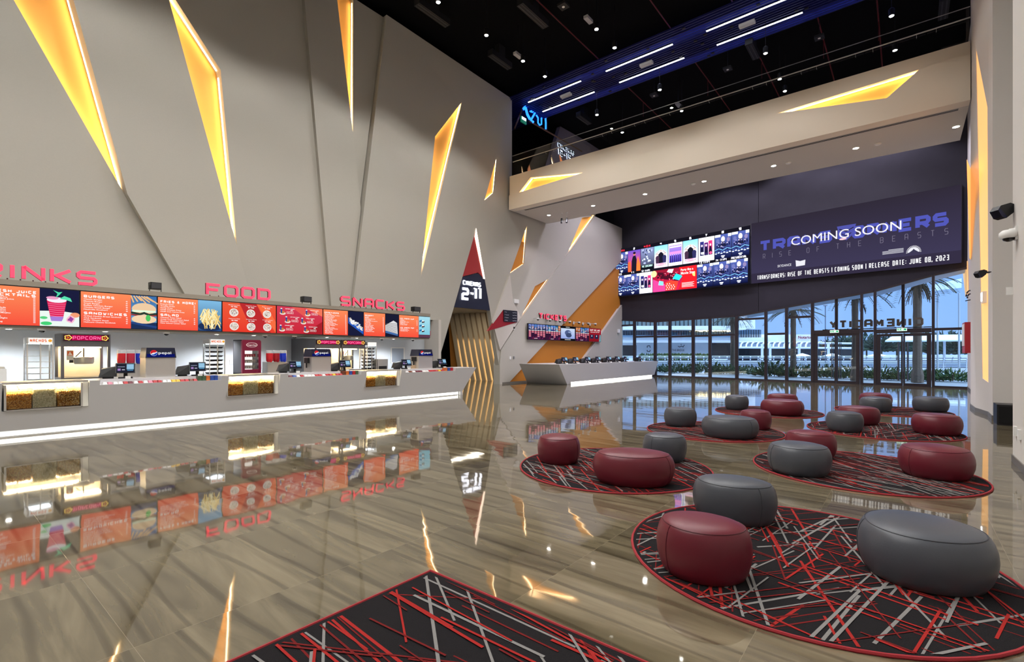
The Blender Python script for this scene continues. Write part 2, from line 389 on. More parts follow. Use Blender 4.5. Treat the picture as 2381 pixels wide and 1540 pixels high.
panel([c2b, c3b, c3m, W3t, W3lt, c2t], lambda y, z: -15.16-.15*max(0, min(1, (y-8)/3)))
panel([c3m, c3t, W3r, W3t], -15.36)
topF = (19.0, ZT)
panel([c3b, (13.75, ZB), (13.75, 0), corLf, apex, W5[2], W5[0], (W5[0][0]+1.0, ZT), c3t], lambda y, z: -15.10-.2*max(0, min(1, (y-10)/5)), holes=[W4])
panel([(-8, yz(-100, 318)[1]), yz(-100, 318), yz(222, 646), ext(yz(-100, 318), yz(222, 646), ZB), (-8, ZB)], -15.275, th=.06)
# beyond the entrance: upper part of the wall up to the footbridge end
X1, X2 = -15.38, -15.32
g = lambda u, v: yz(u, v, X1)
W6 = [g(1225.7, 524), g(1218.6, 614), g(1185.7, 636.6)]
W7 = [g(1275.7, 648.6), g(1244, 665.7), g(1211.4, 738.6)]; W8 = [g(1383.7, 499), g(1354, 506), g(1320, 588.6)]
ymax = 31.2
t8 = ext(W8[2], W8[0], 10.2)
panel([(19.0, ZT), (W5[0][0]+1.0, ZT), W5[0], W5[1], W5[2], (apex[0], apex[1]), g(1127, 648.6), g(1139.5, 722), g(1160, 850), g(1163, 814), W7[2], W7[1], W7[0], W8[2], W8[1], t8, (19.0, 10.2)], X1, th=.22, holes=[W6])
h2 = lambda u, v: yz(u, v, X2)
o1, o2 = h2(1434, 618.6), h2(1227, 843); o1 = ext(o2, o1, o1[1]); of = ext(o1, o2, 0)
panel([t8, W8[0], W8[2], W7[0], W7[2], g(1163, 814), g(1160, 850), (g(1160, 885)[0], 0), of, (ymax, ext(o2, o1, 5)[1] if 0 else o1[1]+(ymax-o1[0])*(o1[1]-o2[1])/(o1[0]-o2[0])), (ymax, 10.2)], X2, th=.4)
q1, q2 = h2(1434, 727), h2(1361, 831); qf = ext(q1, q2, 0)
panel([qf, (ymax, 0), (ymax, q1[1]+(ymax-q1[0])*(q1[1]-q2[1])/(q1[0]-q2[0]))], X2, th=.4)
LW = wl.build('wall_left', PLASTER, origin=(0, 0, 0)); struct(LW)
mb = MB(); mb.box(-15.68, -15.46, of[0]-.6, ymax-.1, 0, 7.3); mb.build('orange_stripe', ORANGE, LW)
mb = MB(); a_, b_ = Vector((X2+.005, q1[0], q1[1])), Vector((X2+.005, q2[0], q2[1])); d_ = (a_-b_); b_ = b_-d_*.9
mb.prism([a_+d_*.1, b_, b_+Vector((0, -.10, 0)), a_+d_*.1+Vector((0, -.10, 0))], (-.2, 0, 0)); mb.build('stripe_edge_return', PLASTER2, LW)
# raised folded facet beside the direction sign
mb = MB(); K = [PX(u, v, X1+.09) for u, v in ((1186, 638), (1193, 700), (1211, 738), (1163, 814), (1146, 750))]; mb.prism(K, (-.09, 0, 0)); mb.build('folded_facet', PLASTER2, LW)
# dark upper lobby, corridor and outer shell behind the left wall
mb = MB(); mb.box(-26.3, -26, -8, 34, 0, CEIL); mb.box(-26, -16.2, -8.3, -8, 0, CEIL); mb.box(-26, -16.0, 31.2, 31.5, 0, CEIL)
struct(mb.build('wall_upper_lobby', M('dark_lobby_paint', (30, 30, 40), .8)))
mb = MB(); mb.box(-26, -15.9, 18.75, 31.2, 9.9, 10.25); struct(mb.build('trim_1', M('dark_lobby_floor', (60, 58, 60), .3)))
# ---------------------------------------------------------------- wedge lights let into walls
def wedge(pts, nin, depth, leds, label, strength=None, mat=None, grp=None):
    pts = [Vector(p) for p in pts]; nin = Vector(nin).normalized(); c = sum(pts, Vector())/len(pts)
    t = thing('wedge_wall_light', label, 'wall light', c+nin*depth, grp)
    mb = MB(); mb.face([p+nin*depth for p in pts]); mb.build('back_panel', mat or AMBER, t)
    for i, j in leds:
        p, q = pts[i], pts[j]; e = (q-p).normalized(); side = (c-p)-e*(c-p).dot(e); side = side.normalized()
        p2, q2 = p+(q-p)*.02+side*.012, p+(q-p)*.97+side*.012
        mb = MB(); mb.face([p2+nin*depth*.62, q2+nin*depth*.62, q2+nin*depth*.78, p2+nin*depth*.78]); mb.build('led_strip', LEDW, t)
    return t
def P3(l, X): return [(X, y, z) for y, z in l]
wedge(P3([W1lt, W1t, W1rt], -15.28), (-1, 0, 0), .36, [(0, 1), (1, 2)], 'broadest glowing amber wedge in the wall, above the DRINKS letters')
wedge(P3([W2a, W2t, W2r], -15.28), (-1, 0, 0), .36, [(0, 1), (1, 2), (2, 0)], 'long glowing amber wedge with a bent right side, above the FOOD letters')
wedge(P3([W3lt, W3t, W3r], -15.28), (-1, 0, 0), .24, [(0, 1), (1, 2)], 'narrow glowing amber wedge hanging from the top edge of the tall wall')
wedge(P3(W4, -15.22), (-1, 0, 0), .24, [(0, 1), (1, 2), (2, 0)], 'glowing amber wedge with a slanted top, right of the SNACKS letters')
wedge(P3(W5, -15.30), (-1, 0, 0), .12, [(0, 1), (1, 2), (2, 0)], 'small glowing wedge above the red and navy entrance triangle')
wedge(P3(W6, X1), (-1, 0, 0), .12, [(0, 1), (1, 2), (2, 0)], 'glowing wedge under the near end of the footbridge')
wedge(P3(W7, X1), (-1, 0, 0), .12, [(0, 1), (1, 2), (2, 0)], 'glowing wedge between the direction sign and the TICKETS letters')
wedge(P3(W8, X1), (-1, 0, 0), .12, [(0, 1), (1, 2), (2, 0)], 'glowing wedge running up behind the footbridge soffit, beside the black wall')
# entrance triangle sign
S = lambda u, v, X=-15.30: PX(u, v, X)
t = thing('entrance_sign', 'tall red and navy triangle sign reading CINEMAS 2 to 11 above the slatted entrance', 'sign', S(1096, 722)-Vector((.1, 0, 0)))
mb = MB(); mb.prism([S(1106, 536), S(1076, 643), S(1111.5, 634), S(1127, 648.6)], (-.12, 0, 0)); mb.build('red_panel', M('red_panel', (150, 38, 40), .6, em=.12), t)
mb = MB(); mb.prism([S(1076, 644.5), S(1054, 714), S(1139.5, 722.3), S(1127, 650), S(1111.5, 635.5)], (-.12, 0, 0)); mb.build('navy_panel', NAVY, t)
mb = MB(); a, b = S(1106, 536, -15.29), S(1127, 649, -15.29); mb.prism([a+Vector((0, .02, .1)), b, b+Vector((0, -.10, 0)), a+Vector((0, -.07, -.3))], (.02, 0, 0)); mb.build('led_edge', M('peach_led', (255, 235, 215), em=3, emc=(255, 226, 200)), t)
fr = Frame(S(1073, 698, -15.285), (0, 1, 0), (0, 0, 1), (1, 0, 0)); pz = lambda u, v: S(u, v, -15.285)
LET = M('lit_white_letters', (255, 255, 255), em=2.6, emc=(235, 240, 255))
def letters(parent, st, fr, x, y, h, width, t, depth, mat, name='letter', per=True, side=None, w=None, gap=None, back=None):
    Q = stroke_text(st, h, width=width, t=t, w=w, gap=gap); ids = sorted(set(i for i, _ in Q)) if per else [None]
    for i in ids:
        mb = MB()
        for j, q in Q:
            if i is None or j == i: mb.prism([fr.p(p.x+x, p.y+y, 0) for p in q], fr.n*depth, 0 if side is None else 1)
        if side is not None:
            for f in range(len(mb.m)): mb.m[f] = 1
            for f, fc in enumerate(mb.f):
                if all(abs((mb.v[k_]-fr.o).dot(fr.n)-depth) < 1e-4 for k_ in fc): mb.m[f] = 0
        mb.build(name, [mat]+([side] if side else []), parent)
def lt(st, u0, v0, u1, v1, depth=.04, t=None, **kw):      # text whose box corners are given in pixels on the sign plane
    a, b = pz(u0, v1), pz(u1, v1); h = pz(u0, v0).z-a.z; fr = Frame(a, (0, 1, 0), (0, 0, 1), (1, 0, 0)); letters(th_, st, fr, 0, 0, h, b.y-a.y, t or h*.2, depth, LET, **kw)
th_ = t
lt('CINEMAS', 1076, 651.5, 1117, 662, t=.035); lt('2', 1073, 668, 1089.5, 697, t=.11); lt('TO', 1093, 680, 1100, 685, t=.02); lt('I', 1103.5, 668, 1108, 697, t=.11); lt('I', 1114, 668, 1118.5, 697, t=.11); lt('I', 1101.5, 668, 1104, 674, t=.07); lt('I', 1111.5, 668, 1114, 674, t=.07)
# slatted corridor
s1, s2 = FL(1160, 886), FL(1078, 883.5)
t = thing('slat_screen', 'leaning screen of beige boards with strips of light between, in the cinema entrance', 'screen', (s1+s2)/2)
sp = lambda u, v: PV(u, v, s1, s2)
nrm = Vector((-(s2-s1).y, (s2-s1).x, 0)).normalized()
if nrm.dot(O-s1) < 0: nrm = -nrm
mb = MB(); mb.prism([sp(1040, 700), sp(1165, 700), sp(1165, 888), sp(1050, 888)], -nrm*.1); q = mb.build('backing_board', M('amber_backing', (206, 140, 66), .7), t)
SLAT = M('beige_slat', (206, 192, 168), .6)
n_s = 8
for i in range(n_s):
    ut = 1047+i*12.4; ub = ut+27+3*i/7
    mb = MB(); mb.prism([sp(ut, 722), sp(ut+9.2, 722), sp(ub+8.2, 885.5), sp(ub, 885.5)], nrm*.22); mb.build('slat', SLAT, t)
    if i < 7:
        mb = MB(); mb.prism([sp(ut+9.6+26*.45, 790), sp(ut+12.0+26*.45, 790), sp(ub+11.2, 885), sp(ub+8.6, 885)], nrm*.02); mb.build('light_strip', M('slat_led', (255, 230, 180), em=3.5, emc=(255, 220, 160)), t)
mb = MB(); mb.box(-25.9, -16.25, 13.2, 21.5, 3.75, 3.86); struct(mb.build('trim_2', PLASTER))
mb = MB(); mb.prism([(-15.9, 13.9, 0), (-25, 17.8, 0), (-25, 18.0, 0), (-15.9, 14.2, 0)][::-1], (0, 0, 3.75)); mb.box(-25.6, -25.4, 14, 26, 0, 3.75); struct(mb.build('wall_corridor', NAVY))
d = bpy.data.lights.new('corridor_lamp', 'AREA'); d.energy = 60; d.color = (1, .88, .68); d.shape = 'RECTANGLE'; d.size = .5; d.size_y = 3; o = bpy.data.objects.new('corridor_lamp', d); C.objects.link(o); o.location = (-17.2, 17.2, 3.72)
# ================================================================ FOOTBRIDGE
YB, ZS, ZD = 18.7, 8.63, 10.3
bp_ = lambda u, v: PY(u, v, YB)
def by(u, v, y=YB): p = PY(u, v, YB); return Vector((p.x, y, p.z))
B1 = [(1206, 449), (1233.6, 412.7), (1361, 401)]; B2_ = [(1798, 266.4), (2062, 229.4), (2140, 161)]
xl, xr = -15.29, 1.42
def zline(p, q, x): a, b = bp_(*p), bp_(*q); return a.z+(b.z-a.z)*(x-a.x)/(b.x-a.x)
br = thing('footbridge', 'cream footbridge crossing the hall below the black ceiling', 'bridge', (-7, 20.3, ZS))
zl = zline((1361, 401), (1206, 449), xl); zr = zline((2140, 161), (2262, 123), xr)
mb = MB()
mb.prism([(xl, YB, zl)]+[by(*p) for p in B1]+[by(1500, 362)]+[by(*B2_[0]), by(*B2_[2])]+[(xr, YB, zr), (xr, YB, ZD), (xl, YB, ZD)], (0, .35, 0))
mb.prism([(xl, YB-.05, ZS), (xr, YB-.05, ZS), (xr, YB-.05, zr), by(2140, 161, YB-.05), by(2062, 229.4, YB-.05), by(1798, 266.4, YB-.05), by(1500, 362, YB-.05), by(1361, 401, YB-.05), by(1206, 449, YB-.05), (xl, YB-.05, zl)], (0, .4, 0))
mb.build('front_parapet', BRIDGEW, br)
mb = MB(); mb.box(xl, xr, YB+.352, 22.0, ZS, ZS+.2); mb.build('soffit', PLASTER2, br)
mb = MB(); mb.box(xl, xr, YB+.5, 22.0, ZD-.5, ZD-.1); mb.box(xl, xr, 21.7, 22.0, ZS+.2, ZD); mb.build('deck', PLASTER2, br)
mb = MB(); a = FL  # slot diffuser along the soffit
mb.box(-14.7, 1.2, YB+.42, YB+.455, ZS-.008, ZS+.01); mb.box(-14.7, 1.2, YB+.50, YB+.535, ZS-.008, ZS+.01); mb.build('slot_diffuser', BLK, br)
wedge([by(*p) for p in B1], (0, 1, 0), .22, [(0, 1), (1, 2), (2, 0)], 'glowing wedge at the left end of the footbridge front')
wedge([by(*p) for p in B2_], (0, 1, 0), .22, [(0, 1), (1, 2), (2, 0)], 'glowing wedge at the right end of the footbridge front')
def downlight(p, r, label, grp, lens=LAMP, up=.05):
    t = thing('recessed_downlight', label, 'ceiling light', p, grp)
    mb = MB(); mb.lathe([(r*1.35, 0), (r*1.35, -.015), (r, -.02), (r, 0)], p, 16); mb.build('trim_ring', WHT, t)
    mb = MB(); mb.lathe([(r*.95, -.012), (r*.9, -.018)], p, 16); mb.build('lens', lens, t); return t
for u, v in ((1276, 500), (1379, 478), (1500, 451), (1637, 421), (1799, 385), (1990, 344), (2223, 294)):
    downlight(FL(u, v, ZS-.001), .085, 'round recessed downlight in the footbridge soffit', 'downlights in the footbridge soffit')
for i, (u, v, nm) in enumerate(((1833, 378, 'smoke detector in the soffit, fifth gap from the left'), (2041, 334, 'round sensor in the soffit near its right end'), (1612, 427, 'small round sensor in the soffit left of the fourth downlight'))):
    p = FL(u, v, ZS-.001); mb = MB(); mb.lathe([(.1, 0), (.1, -.02), (.07, -.05), (.03, -.055)], p, 16); tag(mb.build('smoke_detector', WHT), 'white '+nm, 'smoke detector')
for k_, (u, v) in enumerate(((1306, 495), (1318, 494))):
    p = FL(u, v, ZS-.001); t = thing('security_camera', 'white bullet camera hanging from the soffit on a rod, %s of the pair' % ('left' if k_ == 0 else 'right'), 'camera', p)
    mb = MB(); mb.tube([p, p-Vector((0, 0, .35))], .014); mb.lathe([(.06, 0), (.05, -.03)], p, 12); mb.build('rod', WHT, t)
    e = p-Vector((0, 0, .38)); mb = MB(); mb.tube([e+Vector((0, 0, .08)), e+Vector((.05, -.1, -.16))], .05, 10); mb.build('body', BLK, t)
# balustrade
t = thing('glass_balustrade', 'frameless glass balustrade with steel handrail along the footbridge', 'railing', (-7, YB+.12, ZD))
xs = [bp_(u, 300).x for u in (1196, 1276, 1409, 1486, 1569, 1662, 1764, 1880, 2009, 2153, 2275)]
xs = [-15.2]+[bp_(u, 250).x for u in (1277, 1410, 1486, 1569, 1662, 1765, 1880, 2009, 2154)]+[xr]
for a, b in zip(xs, xs[1:]):
    if b-a < .3: continue
    mb = MB(); mb.box(a+.01, b-.01, YB+.10, YB+.115, ZD-.1, ZD+1.02); mb.build('glass_panel', GLS, t)
mb = MB(); mb.box(-15.2, xr, YB+.095, YB+.12, ZD+1.02, ZD+1.035); mb.build('top_channel', STEEL, t)
mb = MB(); mb.tube([(-15.1, YB+.03, ZD+.68), (xr, YB+.03, ZD+.68)], .022); mb.build('handrail', STEEL, t)
for a in xs[1:-1]:
    for dx in (-.22, .22):
        mb = MB(); mb.tube([(a+dx, YB+.10, ZD+.60), (a+dx, YB+.04, ZD+.60), (a+dx, YB+.03, ZD+.68)], .008, 6); mb.build('bracket', STEEL, t)
# ================================================================ BLACK WALL AND GLAZED FRONT
PB = lambda u, v: PV(u, v, A2, B2)
wd = (Vector((*B2, 0))-Vector((*A2, 0))).normalized(); wn_ = Vector((wd.y, -wd.x, 0))     # towards the hall
if wn_.y > 0: wn_ = -wn_
TOP = [(1439, 744), (1521, 748), (1714, 735), (1889, 703), (2033, 677), (2097, 660), (2170, 639.5), (2238, 622.5)]
mb = MB()
tp = [PB(*p) for p in TOP]; tp[-1] = PB(2238, 622.5)
A3, B3 = Vector((*A2, 0)), Vector((*B2, 0))
um = PB(1763.5, 700)
def colz(pt, z): return Vector((pt.x, pt.y, z))
left = [A3+Vector((0, 0, tp[0].z)), tp[1], tp[2]]; zs_ = tp[2].z+(tp[3].z-tp[2].z)*((um-tp[2]).length_squared**.5)/((tp[3]-tp[2]).length)
seam = colz(um, PB(1763.5, 726).z)
mb.prism([colz(A3, tp[0].z), tp[1], tp[2], seam-wd*.012, colz(seam-wd*.012, CEIL), colz(A3-wd*.5, CEIL), colz(A3-wd*.5, 0), A3], -wn_*.3)
mb.prism([seam+wd*.012, tp[3], tp[4], tp[5], tp[6], tp[7], colz(B3, tp[7].z+(B3-colz(tp[7], 0)).length*.3), colz(B3, CEIL), colz(seam+wd*.012, CEIL)], -wn_*.3)
mb.prism([colz(seam-wd*.02, seam.z)-wn_*.05, colz(seam+wd*.02, seam.z)-wn_*.05, colz(seam+wd*.02, CEIL)-wn_*.05, colz(seam-wd*.02, CEIL)-wn_*.05], -wn_*.2, 1)
mb.prism([A3+wn_*.02, A3+wd*.12+wn_*.02, colz(A3+wd*.12, tp[0].z)+wn_*.02, colz(A3, tp[0].z)+wn_*.02], -wn_*.3)
struct(mb.build('wall_black', [BLACKW, BLK]))
FRM = M('dark_bronze_frame', (58, 52, 56), .4, metal=.3)
WGL = glass_mat('window_glass', (240, 246, 250), 1.0)
def topv(u):
    for (a, va), (b, vb) in zip(TOP, TOP[1:]):
        if a <= u <= b: return va+(vb-va)*(u-a)/(b-a)
    return TOP[0][1] if u < TOP[0][0] else TOP[-1][1]
def wbox(mb, u0, u1, vt0, vt1, vb0, vb1, d0=.06, d1=.12, m=0):
    P = [PB(u0, vb0), PB(u1, vb1), PB(u1, vt1), PB(u0, vt0)]
    if vb0 == 'f': pass
    mb.prism([p+wn_*d0 for p in P], -wn_*(d0+d1), m)
def post(mb, u0, u1, ext_top=0):
    a, b = PB(u0, 800), PB(u1, 800); za, zb = PB(u0, topv(u0)).z, PB(u1, topv(u1)).z
    a = a+(b-a)*.12; mb.prism([colz(a, 0)+wn_*.06, colz(b, 0)+wn_*.06, colz(b, zb)+wn_*.06, colz(a, za)+wn_*.06], -wn_*.11)
POSTS = [(1438, 1445), (1472, 1478.5), (1520, 1527), (1554, 1561), (1608, 1615.5), (1647, 1654.5), (1709, 1717), (1777, 1784.5), (1825, 1833), (1885, 1893), (2000, 2007), (2031, 2038), (2166, 2173.5)]
TRANS = {0: 757, 1: 783.2, 2: 783.2, 3: 782.7, 4: 781.3, 5: 779.3, 6: 741.8, 7: 776.7, 8: 737.6, 9: 772, 10: 770, 11: 769.5, 12: 765}
pane_col = []
for i, (a, b) in enumerate(POSTS):
    c = POSTS[i+1] if i+1 < len(POSTS) else (2249, 2252)
    w_ = MB(); p0, p1 = PB(b, 800), PB(c[0], 800); zt0, zt1 = PB(b, topv(b)).z, PB(c[0], topv(c[0])).z
    zb_ = 0.06
    w_.prism([colz(p0, zb_), colz(p1, zb_), colz(p1, zt1), colz(p0, zt0)], -wn_*.012)
    if i in (9, 11):       # above the doors only
        w_ = MB(); zt = PB(b, TRANS[i]-4).z; w_.prism([colz(p0, zt), colz(p1, zt), colz(p1, zt1), colz(p0, zt0)], -wn_*.012)
    o = w_.build('window_%d' % (i+1), WGL); struct(o)
    f_ = MB(); post(f_, a, b); f_.build('mullion', FRM, o)
    v = TRANS[i]; q0, q1_ = PB(b, v), PB((b+c[0])/2, v); z = (q0.z+PB(c[0], v).z)/2 if i < 9 else q0.z
    z = (PB(b, v).z+PB(c[0], v).z)/2; hh = .055 if i not in (9, 11) else .10
    f_ = MB(); f_.prism([colz(p0, z-hh)+wn_*.05, colz(p1, z-hh)+wn_*.05, colz(p1, z+hh)+wn_*.05, colz(p0, z+hh)+wn_*.05], -wn_*.16); f_.build('transom', FRM, o)
    f_ = MB(); f_.prism([colz(p0, 0)+wn_*.03, colz(p1, 0)+wn_*.03, colz(p1, .07)+wn_*.03, colz(p0, .07)+wn_*.03], -wn_*.12)
    f_.prism([colz(p0, zt0-.06)+wn_*.04, colz(p1, zt1-.06)+wn_*.04, colz(p1, zt1+.03)+wn_*.04, colz(p0, zt0+.03)+wn_*.04], -wn_*.14)
    if i not in (9, 11): f_.build('sill_frame', FRM, o)
    else:
        f2 = MB(); f2.prism([colz(p0, zt0-.06)+wn_*.04, colz(p1, zt1-.06)+wn_*.04, colz(p1, zt1+.03)+wn_*.04, colz(p0, zt0+.03)+wn_*.04], -wn_*.14); um0, um1 = ((1941, 1948) if i == 9 else (2096, 2103.5))
        a0, a1 = PB(um0, 740), PB(um1, 740); zz0 = PB(um0, topv(um0)).z
        f2.prism([colz(a0, z), colz(a1, z), colz(a1, zz0), colz(a0, zz0)], -wn_*.06); f2.build('head_frame', FRM, o)
# doors: two pairs of leaves
nd = 0
for (ua, um_, ub) in ((1893, 1944.5, 2000), (2038, 2099.8, 2166)):
    z1 = (PB(ua, 776).z+PB(ub, 776).z)/2
    for side, (u0, u1) in enumerate(((ua, um_), (um_, ub))):
        nd += 1; p0, p1 = PB(u0, 800), PB(u1, 800); p0 = colz(p0, 0); p1 = colz(p1, 0); L = (p1-p0).length
        mb = MB(); mb.prism([p0+Vector((0, 0, .1)), p1+Vector((0, 0, .1)), colz(p1, z1-.1), colz(p0, z1-.1)], -wn_*.012); o = mb.build('door_%d' % nd, WGL); struct(o)
        mb = MB(); e = wd; th = .06
        outer = [p0+wd*.01, p1-wd*.01, colz(p1-wd*.01, z1), colz(p0+wd*.01, z1)]; s_l, s_r = (.16, .07) if side == 0 else (.07, .16)
        inner = [p0+wd*s_l+Vector((0, 0, .13)), p1-wd*s_r+Vector((0, 0, .13)), colz(p1-wd*s_r, z1-.12), colz(p0+wd*s_l, z1-.12)]
        mb.prism([p+wn_*.04 for p in outer], -wn_*.1, holes=[[p+wn_*.04 for p in inner]]); mb.build('door_frame', FRM, o)
        h = (p1-wd*.17) if side == 0 else (p0+wd*.17); h = h+wn_*.11
        mb = MB(); mb.tube([h+Vector((0, 0, .25)), h+Vector((0, 0, 2.05))], .018); 
        for z in (.45, 1.85): mb.tube([h+Vector((0, 0, z)), h-wn_*.1+Vector((0, 0, z))], .012, 6)
        mb.build('door_handle', STEELD, o)
        mb = MB(); h2_ = h-wn_*.26; mb.tube([h2_+Vector((0, 0, .25)), h2_+Vector((0, 0, 2.05))], .018); mb.build('outer_handle', STEELD, o)
# exit signs over the doors
GRN = (20, 150, 90)
for (u0, v0, u1, v1, nm) in ((1931, 768, 1952, 774.5, 'left'), (2086, 763, 2110, 770.5, 'right')):
    c = PB((u0+u1)/2, (v0+v1)/2)+wn_*.12; wdt = (PB(u1, v0)-PB(u0, v0)).length; hgt = PB(u0, v0).z-PB(u0, v1).z
    t = thing('exit_sign', 'green lit exit sign above the %s pair of glass doors' % nm, 'sign', c-Vector((0, 0, hgt/2)))
    fr = Frame(c-wd*wdt/2-Vector((0, 0, hgt/2)), wd, (0, 0, 1), wn_); mb = MB(); mb.prism([fr.p(0, 0), fr.p(wdt, 0), fr.p(wdt, hgt), fr.p(0, hgt)], -wn_*.05); mb.prism([fr.p(wdt*.45, hgt), fr.p(wdt*.55, hgt), fr.p(wdt*.55, hgt+.05), fr.p(wdt*.45, hgt+.05)], -wn_*.14); mb.build('housing', WHT, t)
    pc = Pic(fr); pc.rect(.01, .01, wdt-.01, hgt-.01, (225, 255, 240)); 
    for a in (.03, .5*wdt-.09, wdt-.21): pc.rect(a, .03, a+.18, hgt-.03, GRN)
    pc.poly([(wdt*.5-.05, hgt/2), (wdt*.5+.02, hgt*.25), (wdt*.5+.02, hgt*.75)], (240, 255, 250)); pc.rect(wdt*.5+.02, hgt*.42, wdt*.5+.07, hgt*.58, (240, 255, 250))
    for a in (.09, wdt-.14): pc.disc(a, hgt*.72, .02, .02, (240, 255, 250)); pc.line([(a-.02, hgt*.25), (a, hgt*.6), (a+.04, hgt*.3)], .015, (240, 255, 250))
    pc.build('lit_face', pic_mat('lit_sign', 1.5), t)
# ================================================================ RIGHT WALL
mb = MB()
def rw(pts, x_out=2.6, z1=CEIL, m=0):
    poly = [Vector((x, y, 0)) for x, y in pts]+[Vector((x_out, pts[-1][1], 0)), Vector((x_out, pts[0][1], 0))]; mb.prism(poly, (0, 0, z1), m)
rw([(1.19, -8), (1.19, 9.87)]); rw([(1.95, 9.87), (1.95, 15.65)])
rw([(1.56, 15.65), (1.585, 16.6)])
LF = [(2265, 112), (2291, 250), (2294, 500), (2298, 890), (2284, 880), (2276, 480)]
pr = lambda u, v: PV(u, v, (1.585, 16.6), (1.44, 17.65))
rw([(1.62, 16.6), (1.62, 17.65)])     # backing behind the niche
rw([(1.44, 17.65), (1.44, 18.9)]); rw([(1.44, 18.9), (1.62, 21.0), (1.92, 23.6), (2.08, 28.6)])
RW = mb.build('wall_right', M('white_plaster', (205, 202, 198), .75, bump=.08, bscale=25), origin=(0, 0, 0)); struct(RW)
mb = MB()
face = [Vector((1.585, 16.6, 0)), Vector((1.44, 17.65, 0)), Vector((1.44, 17.65, CEIL)), Vector((1.585, 16.6, CEIL))]
def inset(p):   # keep niche corners on the facet
    d = Vector((1.44-1.585, 17.65-16.6, 0)); t_ = max(.015, min(.985, ((p.x-1.585)*d.x+(p.y-16.6)*d.y)/d.length_squared)); q = Vector((1.585, 16.6, 0))+d*t_; return Vector((q.x, q.y, p.z))
NI = [inset(pr(*p)) for p in ((2266, 115), (2276, 480), (2284, 880), (2298, 890), (2297, 500), (2296, 250))]
dn = Vector((1.44-1.585, 17.65-16.6, 0)).normalized(); nn = Vector((dn.y, -dn.x, 0)); 
if nn.x < 0: nn = -nn
mb.prism(face, nn*.02, holes=[NI]); mb.build('niche_facet', MT['white_plaster'], RW)
wedge([p-nn*.0 for p in NI], nn, .012, [], 'tall narrow glowing strip of the right wall, nearest to the camera', mat=M('amber_emissive_paint', (246, 190, 128), .7, em=.85, emc=(250, 186, 112)))  # niche's LED glow put into the panel as emission, no strips behind
pq = lambda u, v: PV(u, v, (1.44, 18.9), (1.92, 23.6))
pq2 = lambda u, v: PV(u, v, (1.92, 23.6), (2.08, 28.6))
AM2 = MT['amber_emissive_paint']  # same emission in place of LED light for the two farther strips
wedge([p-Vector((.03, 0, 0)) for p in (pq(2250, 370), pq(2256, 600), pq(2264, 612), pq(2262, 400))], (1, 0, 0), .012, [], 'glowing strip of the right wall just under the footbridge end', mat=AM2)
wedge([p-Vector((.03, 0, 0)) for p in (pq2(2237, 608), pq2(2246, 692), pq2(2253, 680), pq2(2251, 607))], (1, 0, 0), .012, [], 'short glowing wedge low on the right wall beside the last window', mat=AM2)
BSB = M('grey_skirting', (108, 104, 98), .4)
for i, (p, q) in enumerate((((1.19, -8), (1.19, 9.87)), ((1.19, 9.87), (1.95, 9.87)), ((1.95, 9.87), (1.95, 15.65)), ((1.95, 15.65), (1.56, 15.65)), ((1.56, 15.65), (1.585, 16.6)), ((1.585, 16.6), (1.44, 17.65)), ((1.44, 17.65), (1.44, 18.9)), ((1.44, 18.9), (1.92, 23.6)), ((1.92, 23.6), (2.08, 28.6)))):
    a, b = Vector((*p, 0)), Vector((*q, 0)); e = (b-a).normalized(); n_ = Vector((-e.y, e.x, 0)); mb = MB()
    mb.prism([a, b, b+n_*.015, a+n_*.015], (0, 0, .1)); struct(mb.build('baseboard_right', BSB))
mb = MB(); mb.box(-26, 2.6, -8.3, -8, 0, CEIL); struct(mb.build('wall_rear', PLASTER))
mb = MB(); mb.box(X2, X2+.02, g(1166, 885)[0], 31.0, 0, .09); struct(mb.build('baseboard_left', BSB))
# ================================================================ RUGS AND POUFS
PILE = M('black_carpet_pile', (38, 36, 38), .95, bump=.9, bscale=260, spec=.1, var=.25)
LRED = M('red_yarn', (160, 44, 41), .95, bump=.6, bscale=260, spec=.1, var=.15); LDRED = M('dark_red_yarn', (112, 34, 34), .95, bump=.6, bscale=260, spec=.1); LGRY = M('grey_yarn', (132, 130, 128), .95, bump=.6, bscale=260, spec=.1, var=.15)
EDGE = M('red_binding', (150, 34, 42), .8, bump=.3, bscale=200)
def clip_poly(seg, poly):
    out = seg
    for i in range(len(poly)):
        a, b = poly[i], poly[(i+1) % len(poly)]; n = Vector((-(b-a).y, (b-a).x)); res = []
        for j in range(len(out)):
            p, q = out[j], out[(j+1) % len(out)]; dp, dq = n.dot(p-a), n.dot(q-a)
            if dp >= 0: res.append(p)
            if (dp >= 0) != (dq >= 0): res.append(p+(q-p)*(dp/(dp-dq)))
        out = res
        if not out: return []
    return out
